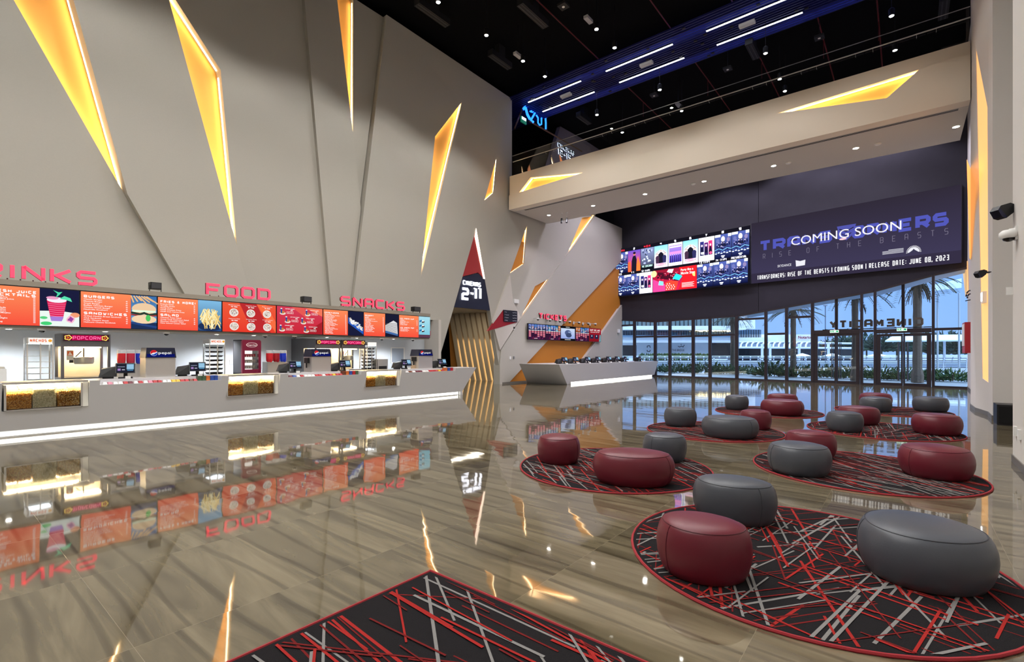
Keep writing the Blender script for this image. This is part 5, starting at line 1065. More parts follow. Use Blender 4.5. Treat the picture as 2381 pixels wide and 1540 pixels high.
onw('wall_thermostat', 'small white control left of the pair on the wall below the direction sign', 'switch', 1184, 829, 1187.5, 836, X2, .03, WHT)
onw('wall_switch', 'small grey switch right of the pair on the wall below the direction sign', 'switch', 1193, 829, 1195.5, 835, X2, .03, M('switch_grey', (120, 120, 122), .5))
p = Sx(1195.5, 757); t = thing('dome_camera', 'white dome camera on the wall right under the direction sign', 'camera', p); mb = MB(); mb.lathe([(.10, 0), (.10, .08)], (X1, p.y, p.z-.12), 16, axis='x'); mb.build('housing', WHT, t); mb = MB(); mb.lathe([(.06, .08), (.05, .12), (.01, .14)], (X1, p.y, p.z-.12), 14, axis='x'); mb.build('dome', MT['smoked_dome'], t)
onw('wall_camera', 'tiny white camera on the grey wall left of the first window', 'camera', 1435, 766, 1438.5, 774, X2, .1, WHT)
# ================================================================ VIDEO WALL
ZV0, ZV1 = 5.42, 8.80
vo, ve = PB(1434.5, 690), PB(2237.5, 611); vo = colz(vo, ZV0)+wn_*.14; ve = colz(ve, ZV0)+wn_*.14; VW = (ve-vo).length
vs = lambda u: (colz(PV(u, 650, vo, ve), ZV0)-vo).dot(wd)
t = thing('video_wall', 'wide LED video wall with film posters and a COMING SOON trailer over the glass doors', 'video screen', (vo+ve)/2)
mb = MB(); xs0 = vs(1745); H = ZV1-ZV0
mb.prism([vo, ve, colz(ve, ZV1), colz(vo+wd*xs0, ZV1), colz(vo+wd*xs0, 8.75), colz(vo, 8.75)], -wn_*.12); mb.build('cabinet', M('matt_black_panel', (34, 32, 38), .6), t)
fr = Frame(vo, wd, (0, 0, 1), wn_); p1 = Pic(fr); p2 = Pic(fr); p2.rect(xs0+.05, 0, VW-.02, H, (66, 61, 92), (50, 44, 58))
# posters
BL = lambda pc, x0, y0, x1, y1: pc.rect(x0, y0, x1, y1, (10, 16, 60), (40, 60, 140))
def cars(pc, x0, y0, x1, y1):
    w, h = x1-x0, y1-y0; r = random.Random(4); pc.rect(x0, y0, x1, y1, (6, 10, 46), (70, 84, 150)); pc.rect(x0, y1-h*.1, x0+w*.35, y1, (220, 226, 240)); pc.rect(x1-w*.2, y1-h*.12, x1, y1, (220, 226, 240)); pc.disc(x0+w*.5, y0+h*.80, w*.12, h*.12, (196, 190, 205), 16); pc.disc(x0+w*.82, y0+h*.76, w*.10, h*.09, (120, 110, 150), 14); pc.disc(x0+w*.18, y0+h*.74, w*.1, h*.09, (90, 96, 150), 14)
    pc.poly([(x0+w*.3, y0+h*.5), (x0+w*.7, y0+h*.5), (x0+w*.6, y0+h*.7), (x0+w*.4, y0+h*.7)], (22, 22, 40))
    for q in range(14): cx_, cy = x0+w*r.uniform(.08, .92), y0+h*r.uniform(.45, .66); pc.disc(cx_, cy, w*.05, h*.04, r.choice(((170, 160, 190), (40, 44, 90), (120, 120, 170))), 9); pc.poly([(cx_-w*.05, cy-h*.1), (cx_+w*.05, cy-h*.1), (cx_+w*.03, cy-.01), (cx_-w*.03, cy-.01)], (24, 28, 66))
    pc.line([(x0, y0+h*.36), (x0+w*.25, y0+h*.42), (x0+w*.5, y0+h*.34), (x0+w*.75, y0+h*.42), (x1, y0+h*.36)], h*.02, (120, 190, 255))
    for q in range(6): pc.disc(x0+w*(.08+.17*q), y0+h*(.22+.03*(q % 2)), w*.07, h*.022, (210, 226, 255), 10); pc.disc(x0+w*(.1+.16*q), y0+h*.28, w*.05, h*.012, (90, 130, 230), 8)
    pc.rect(x0+w*.40, y0+h*.08, x0+w*.62, y0+h*.125, (230, 236, 250)); pc.rect(x0+w*.44, y0+h*.03, x0+w*.58, y0+h*.06, (220, 226, 250))
def dark_coat(pc, x0, y0, x1, y1):
    w, h = x1-x0, y1-y0; pc.rect(x0, y0, x1, y1, (210, 70, 30), (90, 70, 170)); pc.poly([(x0, y0), (x0+w*.25, y0), (x0+w*.2, y0+h*.5), (x0, y0+h*.45)], (250, 90, 50)); pc.poly([(x0+w*.6, y0), (x1, y0), (x1, y0+h*.25), (x0+w*.8, y0+h*.7)], (250, 110, 50)); pc.poly([(x0+w*.28, y0), (x0+w*.68, y0), (x0+w*.7, y0+h*.55), (x0+w*.6, y0+h*.75), (x0+w*.4, y0+h*.72), (x0+w*.3, y0+h*.5)], (22, 20, 34)); pc.disc(x0+w*.52, y0+h*.83, w*.1, h*.08, (190, 110, 90), 14); pc.disc(x0+w*.52, y0+h*.87, w*.11, h*.06, (30, 20, 40), 12)
def battle(pc, x0, y0, x1, y1):
    w, h = x1-x0, y1-y0; r = random.Random(8); pc.rect(x0, y0, x1, y1, (22, 22, 28), (120, 130, 170))
    for q in range(26): pc.disc(x0+w*r.uniform(.06, .94), y0+h*r.uniform(.3, .95), w*r.uniform(.04, .1), h*r.uniform(.03, .07), r.choice(((60, 70, 100), (150, 160, 200), (30, 34, 50), (190, 200, 225))), 8)
    pc.rect(x0, y0, x1, y0+h*.22, (10, 14, 22)); pc.text('THE COVENANT', x0+w*.08, y0+h*.11, h*.10, (180, 220, 214), width=w*.84, t=h*.018)
def heroes(pc, x0, y0, x1, y1):
    w, h = x1-x0, y1-y0; pc.rect(x0, y0, x1, y1, (220, 200, 226), (120, 190, 236)); pc.disc(x0+w*.5, y0+h*.5, w*.45, h*.3, (246, 236, 246), 20)
    for dx, s_, c in ((.5, 1, (20, 20, 34)), (.24, .7, (60, 40, 60)), (.76, .7, (40, 40, 80))): pc.poly([(x0+w*(dx-.16*s_), y0+h*.2), (x0+w*(dx+.16*s_), y0+h*.2), (x0+w*(dx+.2*s_), y0+h*(.2+.4*s_)), (x0+w*(dx+.05), y0+h*(.2+.5*s_)), (x0+w*(dx-.05), y0+h*(.2+.5*s_)), (x0+w*(dx-.2*s_), y0+h*(.2+.4*s_))], c); pc.disc(x0+w*dx, y0+h*(.26+.5*s_), w*.07, h*.05, (214, 170, 160), 12)
    pc.line([(x0+w*.1, y0+h*.6), (x0+w*.35, y0+h*.75)], w*.03, (60, 60, 100)); pc.line([(x0+w*.9, y0+h*.6), (x0+w*.65, y0+h*.75)], w*.03, (60, 60, 100)); pc.disc(x0+w*.5, y0+h*.14, w*.36, h*.05, (226, 60, 120), 14); pc.rect(x0+w*.2, y0+h*.12, x0+w*.8, y0+h*.16, (250, 230, 240))
def crowd(pc, x0, y0, x1, y1):
    w, h = x1-x0, y1-y0; pc.rect(x0, y0, x1, y1, (246, 246, 250)); pc.rect(x0+w*.06, y0+h*.14, x1-w*.06, y1-h*.1, (70, 60, 190), (150, 120, 240)); pc.rect(x0+w*.1, y1-h*.2, x1-w*.1, y1-h*.14, (230, 220, 255)); pc.rect(x0+w*.1, y0+h*.52, x1-w*.1, y0+h*.62, (250, 130, 190))
    for q in range(6): cx_ = x0+w*(.16+.135*q); pc.poly([(cx_-w*.05, y0+h*.14), (cx_+w*.05, y0+h*.14), (cx_+w*.03, y0+h*.46), (cx_-w*.03, y0+h*.46)], (34, 30, 80)); pc.disc(cx_, y0+h*.49, w*.03, h*.025, (230, 190, 210), 9)
def frames3(pc, x0, y0, x1, y1):
    w, h = x1-x0, y1-y0; pc.rect(x0, y0, x1, y1, (250, 250, 255))
    for q, c in enumerate(((40, 40, 110), (90, 40, 110), (210, 50, 110))): a = x0+w*(.1+.27*q); pc.rect(a, y0+h*.24, a+w*.25, y0+h*(.84-.06*(q % 2)), (30, 30, 70), c); pc.disc(a+w*.12, y0+h*.66, w*.06, h*.05, (220, 190, 200), 12); pc.poly([(a+w*.03, y0+h*.35), (a+w*.22, y0+h*.35), (a+w*.17, y0+h*.6), (a+w*.08, y0+h*.6)], (20, 20, 46))
    pc.disc(x0+w*.26, y0+h*.34, w*.12, h*.07, (235, 240, 255), 10, ripple=.3); pc.disc(x0+w*.78, y0+h*.32, w*.08, h*.06, (250, 80, 130), 12)
def party(pc, x0, y0, x1, y1):
    w, h = x1-x0, y1-y0; pc.rect(x0, y0, x1, y1, (196, 28, 70), (120, 20, 40)); pc.poly([(x0, y0), (x0+w*.3, y0), (x0+w*.3, y0+h*.3), (x0, y0+h*.6)], (240, 60, 130)); pc.poly([(x0+w*.1, y0+h*.62), (x0+w*.6, y0+h*.4), (x0+w*.6, y0+h*.75), (x0+w*.12, y0+h*.9)], (60, 14, 30)); r = random.Random(2)
    for q in range(40): pc.disc(x0+w*r.uniform(.12, .6), y0+h*r.uniform(.45, .82), w*.012, h*.03, r.choice(((220, 40, 70), (250, 120, 150), (150, 20, 50))), 6)
    pc.disc(x0+w*.03, y0+h*.84, w*.07, h*.15, (216, 214, 140), 16); pc.poly([(x0+w*.3, y0+h*.03), (x0+w*.55, y0), (x0+w*.6, y0+h*.38), (x0+w*.42, y0+h*.46), (x0+w*.3, y0+h*.38)], (236, 60, 44))
    for q in range(14): pc.disc(x0+w*(.33+.055*(q % 4)+.02*(q//4 % 2)), y0+h*(.07+.08*(q//4)), w*.011, h*.026, (255, 240, 235), 9)
    pc.poly([(x0+w*.47, y0+h*.52), (x0+w*.62, y0+h*.42), (x0+w*.70, y0+h*.6), (x0+w*.55, y0+h*.74)], (40, 200, 214)); pc.poly([(x0+w*.14, y0+h*.3), (x0+w*.26, y0+h*.26), (x0+w*.26, y0+h*.44), (x0+w*.16, y0+h*.5)], (120, 220, 230)); pc.poly([(x0+w*.34, y0+h*.86), (x0+w*.46, y0+h*.78), (x0+w*.5, y0+h*.96), (x0+w*.38, y0+h*.98)], (240, 200, 210))
    pc.poly([(x0+w*.6, y0), (x1, y0), (x1, y1), (x0+w*.62, y1), (x0+w*.7, y0+h*.5)], (206, 26, 34)); pc.disc(x0+w*.97, y0+h*.62, w*.06, h*.1, (250, 200, 110), 14, 90, 270)
    soft_text(pc, 'Party like a', x0+w*.66, y0+h*.82, h*.1, (255, 240, 240), width=w*.27, bold=.01); soft_text(pc, 'Movie Star', x0+w*.66, y0+h*.66, h*.12, (255, 240, 240), width=w*.3, bold=.01)
    for q in range(5): pc.rect(x0+w*.68, y0+h*(.27-.045*q), x0+w*(.95-.03*(q % 2)), y0+h*(.29-.045*q), (250, 200, 200))
n9 = 9; pw = xs0/n9; R1 = (7.05-ZV0, 8.47-ZV0); R2 = (5.47-ZV0, 6.84-ZV0); g_ = .02
p1.rect(0, 0, xs0, 8.72-ZV0, (16, 15, 24))
for i, fn in enumerate((cars, dark_coat, battle, heroes, crowd, heroes, frames3, cars, cars)):
    fn(p1, i*pw+g_, R1[0], (i+1)*pw-g_, R1[1]); x = (i+.5)*pw
    s_ = ('IMAX', '2', '4DX', '4', '5', '6', '7', '8', '9')[i]; p1.text(s_, x, R1[1]+.05, .14, (230, 40, 60) if len(s_) > 1 else (245, 245, 255), width=.5 if len(s_) > 1 else .13, t=.035, cx=True)
for i, (fn, s_) in enumerate(((cars, '10'), (cars, '11'), (frames3, '12 (VIP)'))):
    fn(p1, i*pw+g_, R2[0], (i+1)*pw-g_, R2[1]); p1.text(s_, (i+.5)*pw, R2[1]+.04, .13, (240, 240, 252), width=.22 if i < 2 else .6, t=.03, cx=True)
party(p1, 3*pw+g_, R2[0], 6*pw-g_, R2[1]+.02)
for i, s_ in ((6, '13 (VIP)'), (7, '14 (VIP)'), (8, 'PRESIDENTIAL')):
    cars(p1, i*pw+g_, R2[0], (i+1)*pw-g_, R2[1]); p1.text(s_, (i+.5)*pw, R2[1]+.04, .13, (240, 240, 252), width=.62 if i < 8 else .85, t=.022, cx=True)
p1.build('poster_display', pic_mat('bright_poster_screen', 1.9), t)
# trailer half
xT = lambda u: vs(u); zT = lambda u, v: PV(u, v, vo, ve).z-ZV0
def vt(st, u0, v0, u1, v1, col, t_=.2, w=None, gap=None, soft=False):
    x0, x1 = xT(u0), xT(u1); z0, z1 = zT(u0, v1), zT(u0, v0); h = z1-z0
    if soft: soft_text(p2, st, x0, z0, h, col, width=x1-x0, bold=.02)
    else: p2.text(st, x0, z0, h, col, width=x1-x0, t=h*t_, w=w, gap=gap)
p2.rect(xs0+.05, 0, VW-.02, .55, (54, 48, 70))
z0, z1 = zT(1766, 585), zT(1766, 563)
h = .60; y = zT(2205, 526)
y = (zT(1766, 585)+zT(2205, 526))/2
p2.text('TRANS', xT(1765), y, h, (84, 90, 188), width=xT(1935)-xT(1765), t=.16, gap=.06); p2.text('FORMERS', xT(1948), y, h, (84, 90, 188), width=xT(2206)-xT(1948), t=.16, gap=.06)
xm, zm = xT(1968), y+h*.62; p2.poly([(xm-.4, zm+.35), (xm+.4, zm+.35), (xm+.28, zm-.15), (xm, zm-.4), (xm-.28, zm-.15)], (84, 88, 176)); p2.line([(xm-.3, zm+.2), (xm, zm+.05), (xm+.3, zm+.2)], .05, (48, 44, 74)); p2.line([(xm-.2, zm-.05), (xm, zm-.2), (xm+.2, zm-.05)], .04, (48, 44, 74))
yr = (zT(1775, 602)+zT(2205, 545))/2; p2.text('RISE OF THE BEASTS', xT(1774), yr, .27, (124, 118, 140), width=xT(2205)-xT(1774), t=.02, w=.17, gap=.45)
yc = (zT(1841, 571)+zT(2095, 537))/2; soft_text(p2, 'COMING SOON', xT(1840), yc+.03, .44, (252, 250, 255), width=xT(2096)-xT(1840), bold=0.0)
cx_, cz = xT(1960), yc-.02; p2.disc(cx_, cz, .16, .05, (255, 214, 226), 14)
soft_text(p2, 'SKYDANCE', xT(1808), zT(1808, 622), .13, (236, 236, 244), width=xT(1840)-xT(1808), bold=.01)
a = xT(1851); z = zT(1851, 620); p2.poly([(a, z), (a+.42, z+.02), (a+.44, z+.3), (a+.2, z+.26), (a-.02, z+.33)], (242, 242, 250))
a = xT(2124.5); z = zT(2124, 587)
for q in range(17): an = math.radians(180-180*q/16); p2.line([(a+.22*math.cos(an), z+.24*math.sin(an)), (a+.27*math.cos(an), z+.31*math.sin(an))], .022, (250, 250, 255))
p2.disc(a, z, .21, .23, (244, 244, 252), 20, 0, 180); p2.poly([(a-.17, z), (a+.17, z), (a+.05, z+.1), (a, z+.16), (a-.05, z+.09)], (60, 58, 84))
for q in range(4): b_x = xT(2052+6*q*(q < 3)); p2.rect(xT(2052+(14 if q == 0 else 0)), z+.06+.055*(3-q), a-.36, z+.085+.055*(3-q), (226, 226, 236))
yt = .17; p2.text('TRANSFORMERS: RISE OF THE BEASTS | COMING SOON | RELEASE DATE: JUNE 08, 2023', xT(1761), yt, .24, (252, 252, 255), width=xT(2207)-xT(1761), t=.034, gap=.06)
p2.build('trailer_display', SCR, t)
# ================================================================ CEILING OF THE HALL
t = thing('slatted_ceiling_raft', 'long raft of blue lit slats hanging under the black ceiling above the footbridge', 'ceiling raft', (-7, 20.1, 14.2))
SL = M('blue_slat', (30, 34, 96), .5); ya, yb = 18.75, 21.5; ns = 20
for i in range(ns):
    y = ya+(yb-ya)*i/(ns-1); mb = MB(); mb.box(-17.5, 2.0, y-.025, y+.025, 14.20, 14.27); mb.build('slat', SL, t)
rr = random.Random(1)
for i in range(46): x, y = rr.uniform(-15, 1.8), rr.uniform(ya+.1, yb-.1); mb = MB(); mb.box(x, x+.12, y-.05, y+.05, 14.17, 14.21); mb.build('fixing_clip', BLK, t)
for x in (-13, -9, -5, -1): mb = MB(); mb.tube([(x, 20.1, 14.25), (x, 20.1, CEIL)], .012, 6); mb.build('hanger', BLK, t)
LINES = [((1228, 237), (1351, 188)), ((1262, 259), (1382, 213)), ((1409, 165), (1564, 102)), ((1440, 191), (1591, 134)), ((1642, 71), (1830, -3)), ((1667, 104), (1866, 28))]
for i, (a, b) in enumerate(LINES):
    p, q = FL(*a, 14.16), FL(*b, 14.16); y = (p.y+q.y)/2; nm = ('first', 'second', 'third')[i//2]+' pair from the left, '+('upper' if i % 2 == 0 else 'lower')+' one'
    t = thing('linear_light', 'white line of light under the blue slats, '+nm, 'ceiling light', ((p.x+q.x)/2, y, 14.16), 'linear lights under the blue slats')
    mb = MB(); mb.box(p.x, q.x, y-.035, y+.035, 14.15, 14.20); mb.build('housing', BLK, t); mb = MB(); mb.box(p.x, q.x, y-.032, y+.032, 14.135, 14.15); mb.build('diffuser', M('line_diffuser', (255, 255, 255), em=9, emc=(236, 240, 255)), t)
def blue(x, y, z):
    d = bpy.data.lights.new('blue_uplight', 'AREA'); d.shape = 'RECTANGLE'; d.size = 17; d.size_y = .1; d.energy = 45; d.color = (.14, .2, 1); o = bpy.data.objects.new('blue_uplight', d); C.objects.link(o); o.location = (x, y, z); return o
for y in (19.2, 21.0): blue(-6.5, y, 14.52)
for i, (u, v, nm) in enumerate(((1316, 222, 'first'), (1503, 149, 'second'), (1737, 56, 'third'))):
    p = FL(u, v, 14.15); mb = MB(); mb.box(p.x-.28, p.x+.28, p.y-.10, p.y+.10, 14.10, 14.199); tag(mb.build('sensor_box', WHT, bevel=.01), 'white sensor box under the blue slats, %s from the left' % nm, 'sensor', 'sensor boxes under the blue slats')
# pendants
PEN = [(1019, 5), (1131, 82), (1216, 142), (1267, 178), (1387, 68), (1429, 111), (1534, 209), (1388, 267), (1447, 308), (1780, 124), (2073, 37), (1813, 184), (1825, 212), (2081, 117), (1585, 258), (1468, 72), (1710, 0), (1958, -6)]
PEN = PEN[:15]
bowl = None
for i, (u, v) in enumerate(PEN):
    p = FL(u, v, 13.0); lb = 'small black pendant spotlight with a bright lens hanging from the black ceiling'
    if bowl is None:
        t = bowl = thing('pendant_spotlight', lb, 'ceiling light', p, 'pendant spotlights under the black ceiling')
        mb = MB(); mb.lathe([(.07, 0), (.09, .02), (.09, .22), (.05, .26)], p, 14); mb.build('housing', BLK, t); mb = MB(); mb.lathe([(.068, -.004), (.062, -.012)], p, 14); mb.build('lens', LAMP, t)
        mb = MB(); mb.tube([p+Vector((0, 0, .25)), (p.x, p.y, CEIL)], .01, 6); mb.build('cable', BLK, t)
    else: copy_tree(bowl, p, lb)
for gx in (-11.7, -8.4, -4.6, -1.2):
    for gy in (-5.5, -2.2, 1.2, 4.6): copy_tree(bowl, (gx, gy, 13.0), 'small black pendant spotlight with a bright lens hanging from the black ceiling')
AC = M('dark_duct', (26, 26, 30), .6)
for (u, v, w, nm) in ((1006, 38, 1.5, 'near the top of the tall wall'), (1163, 146, 1.3, 'above the SNACKS end of the tall wall'), (1240, 40, 1.6, 'left of the middle row of pendants'), (1358, 281, 1.2, 'over the left end of the footbridge'), (1750, 122, 1.3, 'behind the blue slats on the right'), (2195, 25, 1.3, 'at the top right near the white pilaster')):
    p = FL(u, v, 13.9); t = thing('air_diffuser', 'dark slot air diffuser hanging below the ceiling '+nm, 'air vent', (p.x, p.y, 13.9)); mb = MB(); mb.box(p.x-.14, p.x+.14, p.y-w/2, p.y+w/2, 13.92, 14.15); mb.box(p.x-.12, p.x+.12, p.y-.2, p.y+.2, 14.15, CEIL); mb.build('plenum', AC, t)
    mb = MB(); mb.box(p.x-.08, p.x-.04, p.y-w/2+.03, p.y+w/2-.03, 13.905, 13.925); mb.box(p.x+.04, p.x+.08, p.y-w/2+.03, p.y+w/2-.03, 13.905, 13.925); mb.build('slot', M('slot_grey', (50, 50, 54), .5), t)
for (u, v, nm) in ((1310, 16, 'left'), (1692, 162, 'middle'), (1905, 89, 'right'), (1521, 223, 'rear left')):
    p = FL(u, v, 13.7); t = thing('ceiling_speaker', 'square dark ceiling plate with a small white dot, the %s one' % nm, 'ceiling fitting', p); mb = MB(); mb.box(p.x-.16, p.x+.16, p.y-.16, p.y+.16, 13.7, 13.78); mb.tube([(p.x, p.y, 13.78), (p.x, p.y, CEIL)], .01, 6); mb.build('plate', AC, t); mb = MB(); mb.lathe([(.05, -.01), (.05, 0)], (p.x, p.y, 13.70), 12); mb.build('white_dot', WHT, t)
for (u, v, nm) in ((1368, 46, 'left, beside the middle row of pendants'), (1204, 129, 'beside the left row of pendants'), (1577, 244, 'seen through the balustrade')):
    p = FL(u, v, 13.4); t = thing('projector_box', 'small white box hanging from the black ceiling, '+nm, 'ceiling fitting', p); mb = MB(); mb.box(p.x-.08, p.x+.08, p.y-.2, p.y+.2, 13.36, 13.46); mb.build('box', M('off_white_box', (170, 170, 176), .5), t, bevel=.01); mb = MB(); mb.tube([(p.x, p.y, 13.46), (p.x, p.y, CEIL)], .01, 6); mb.build('cable', BLK, t)
RP = M('red_pipe', (92, 22, 26), .5)
for (x, nm) in ((-10.4, 'leftmost'), (-7.2, 'second from the left'), (-4.9, 'third from the left'), (-2.6, 'fourth from the left'), (-.8, 'rightmost')):
    t = thing('sprinkler_pipe', 'thin red sprinkler pipe running under the black ceiling, '+nm, 'pipe', (x, 20, 14.3)); mb = MB(); mb.tube([(x, 6, 14.35), (x, 28.3, 14.35)], .025, 6); mb.build('pipe', RP, t)
    for y in (12, 23.5): mb = MB(); mb.tube([(x, y, 14.35), (x, y, 13.6)], .014, 6); mb.build('drop', RP, t)
# ================================================================ UPPER LEVEL SIGNS
XU = -15.3
t = thing('lounge_sign', 'hanging copper framed sign reading AZUL in blue light, over the left end of the footbridge', 'sign', PX(1240, 300, XU)); A_ = lambda u, v, dx=0: PX(u, v, XU+dx)
CP = M('dark_copper', (112, 84, 62), .4, metal=.6)
mb = MB()
for a, b in (((1196, 300), (1221.5, 237)), ((1221.5, 237), (1271, 262)), ((1271, 262), (1271, 303)), ((1230, 281), (1353, 352)), ((1221.5, 237), (1231, 281))):
    p, q = A_(*a), A_(*b); mb.tube([p, q], .05, 4)
mb.build('frame', CP, t)
BLU = M('blue_neon', (60, 150, 255), em=3.2, emc=(30, 110, 255))
mb = MB()
def neon(pts, r=.045): mb.tube([A_(u, v, .06) for u, v in pts], r, 6)
neon([(1217, 254), (1221, 246), (1226, 266), (1232, 277)], .07); mb.build('letter_a', BLU, t)
mb = MB(); neon([(1233, 258), (1244, 263), (1234, 280), (1240, 284)], .06); mb.build('letter_z', BLU, t)
mb = MB(); neon([(1247, 268), (1251, 274), (1251, 286), (1255, 291), (1259, 289), (1259, 274)]); mb.build('letter_u', BLU, t)
mb = MB(); neon([(1268, 272), (1269, 285), (1269, 300)]); mb.build('letter_l', BLU, t)
mb = MB(); p = A_(1246, 250); mb.tube([p, (p.x, p.y, CEIL)], .012, 5); mb.build('hanger', BLK, t)
t = thing('exit_sign', 'tilted green and white exit sign below the AZUL sign', 'sign', A_(1214, 276)); a = A_(1211, 283); mb = MB(); mb.box(XU-.03, XU+.03, a.y, a.y+.45, a.z, a.z+.3); mb.build('housing', M('green_sign', (30, 130, 100), em=.4), t); mb = MB(); mb.box(XU+.03, XU+.036, a.y+.05, a.y+.40, a.z+.15, a.z+.29); mb.build('lit_strip', M('sign_white', (240, 255, 250), em=2), t)
t = thing('pointed_sign', 'pale pointed sign with backlit CINEMAS 12-15 letters, behind the balustrade', 'sign', PX(1330, 380, XU)); mb = MB(); mb.prism([A_(1303, 294), A_(1270, 405), A_(1400, 405), A_(1400, 349)], (-.25, 0, 0)); mb.build('panel', M('lilac_grey_panel', (134, 126, 140), .7), t)
def up(st, u0, v0, u1, v1, hpx, tt):
    a, b = A_(u0, v1, .07), A_(u1, v1, .07); a.x = b.x = XU+.02; h = hpx*(A_(u0, v0)-O).dot(Vector((-ST, CT, 0)))/FPX; fr = Frame(a, (0, 1, 0), (0, 0, 1), (1, 0, 0))
    mbb = MB()
    for i, q in stroke_text(st, h, width=b.y-a.y, t=h*tt*1.7): mbb.prism([fr.p(p.x-.0, p.y-.0, 0) for p in q], fr.n*.01)
    mbb.build('halo', M('cold_halo', (225, 240, 255), em=3.2, emc=(214, 232, 255)), t)
    fr = Frame(a+Vector((.02, 0, 0)), (0, 1, 0), (0, 0, 1), (1, 0, 0)); letters(t, st, fr, 0, 0, h, b.y-a.y, h*tt, .05, BLK)
up('CINEMAS', 1298.5, 325, 1336, 340, 10, .10); up('12-15', 1300, 341, 1329, 359, 15, .12)
for (us, nm, lb) in ((((1226.5, 366), (1228, 398), (1234, 396)), 1, 'thin orange glowing wedge behind the balustrade, left one'), (((1302, 360), (1304, 376), (1308, 375)), 2, 'thin orange glowing wedge behind the balustrade, under the CINEMAS 12-15 letters')):
    p = [PX(u, v, XU+.05 if nm == 2 else -15.9) for u, v in us]; t = thing('wedge_wall_light', lb, 'wall light', p[1]); mb = MB(); mb.prism(p, (-.04, 0, 0)); mb.build('back_panel', M('dim_amber_glow', (226, 140, 90), em=.7, emc=(236, 140, 84)), t)
# ================================================================ RIGHT WALL FITTINGS
def flood(u0, v0, u1, v1, D, xw, label):
    a = AT(u0, v0, D); b = AT(u1, v1, D); c = (a+b)/2; w = (b-a).length; t = thing('floodlight', label, 'spotlight', c)
    e = Vector((CT, ST, 0)); r_ = Vector((-ST, CT, 0)); up_ = Vector((0, 0, 1)); s_ = w/1.0
    ax = (b-a).normalized(); s2 = w*.5; body0 = a; 
    mb = MB(); P = lambda x, z, y: a+e*x*s_+up_*z*s_+r_*y*s_
    pts = [(0, -.02), (.10, .14), (.44, .24), (.66, .16), (.56, -.10), (.30, -.30), (.14, -.26)]
    mb.prism([P(x, z, -.15) for x, z in pts], r_*s_*.3); mb.build('head', BLK, t, bevel=.02*s_)
    mb = MB(); mb.prism([P(x, z, -.16) for x, z in ((0.0, -.02), (.05, .05), (.30, -.24), (.30, -.30), (.14, -.26))], r_*s_*.32); mb.build('glass', M('lamp_glass', (26, 26, 60), .1), t)
    wp = Vector((xw, 0, 0)); endp = P(1.0, .10, 0); mb = MB(); mb.tube([P(.6, .04, 0), P(.92, .08, 0)], .07*s_, 6); 
    k_ = endp; wx = Vector((xw, k_.y, k_.z)); mb.tube([P(.92, .08, 0), wx], .04*s_, 6); mb.build('bracket', BLK, t)
flood(2311, 490, 2374, 473, 6.9, 1.19, 'black floodlight on a bracket on the near white pilaster, above the dome camera')
flood(2268, 636, 2302, 628, 11.4, 1.565, 'smaller black floodlight farther along the right wall')
D = 6.7; c = AT(2346, 546, D); t = thing('dome_camera', 'large white dome camera on a bracket on the near white pilaster', 'camera', c)
mb = MB(); mb.lathe([(.07, .06), (.10, .03), (.105, -.02), (.085, -.05)], c, 20); mb.build('housing', WHT, t, smooth=True); mb = MB(); mb.lathe([(.07, -.045), (.06, -.075), (.02, -.095)], c, 16); mb.build('dome', MT['smoked_dome'], t, smooth=True)
mb = MB(); mb.tube([c+Vector((0, 0, .05)), c+Vector((.10, 0, .06)), (1.19, c.y, c.z+.03)], .03, 8); mb.box(1.165, 1.19, c.y-.06, c.y+.06, c.z-.08, c.z+.10); mb.build('wall_arm', WHT, t)
# hose cabinet
pA, pB = (1.75, 22.4), (1.92, 23.6)
t = thing('fire_hose_cabinet', 'red and white fire hose cabinet on the right wall beside the last window', 'cabinet', (1.7, 23, 1.4)); za, zb = 1.53, 2.60
mb = MB(); mb.prism([(1.60, 22.9, za), (1.60, 23.9, za), (1.90, 23.9, za), (1.82, 22.9, za)], (0, 0, zb-za)); mb.build('red_cabinet', RED, t); mb = MB(); mb.box(1.585, 1.60, 23.0, 23.8, za+.25, zb-.05); mb.build('white_door', WHT, t)
# speaker box on floor
t = thing('floor_speaker', 'square black subwoofer standing on the floor against the right wall', 'speaker', (1.75, 14.9, 0)); p = FL(2318, 990.5); q = FL(2357, 990.5); h = 50*(q-O).dot(Vector((-ST, CT, 0)))/FPX
mb = MB(); y = 14.6; xa = PY(2318, 900, y).x; mb.box(xa, 1.94, y, y+.55, 0, PY(2330, 941.5, y).z); mb.build('cabinet', BLK, t); mb = MB(); mb.box(xa+.03, 1.91, y-.008, y, .04, PY(2330, 941.5, y).z-.04); mb.build('grille', M('black_cloth', (12, 12, 13), .95), t)
def onr(name, label, cat, u, v, w, h, X, mat, d=.03, y=None):
    p = PX(u, v, X); mb = MB(); mb.box(X-d, X+.005, p.y-w/2, p.y+w/2, p.z-h/2, p.z+h/2); return tag(mb.build(name, mat, bevel=.004), label, cat)
onr('wall_socket', 'white wall socket low on the near pilaster, left one', 'socket', 2363.5, 1003, .09, .13, 1.19, WHT); onr('wall_socket', 'white wall socket low on the near pilaster, right one', 'socket', 2373.5, 1011, .09, .13, 1.19, WHT)
p = PY(2351, 676, 9.86); mb = MB(); mb.box(p.x-.05, p.x+.02, 9.84, 9.87, p.z-.06, p.z+.05); tag(mb.build('junction_box', WHT), 'small white box on the shaded recess at the edge of the near pilaster', 'box')
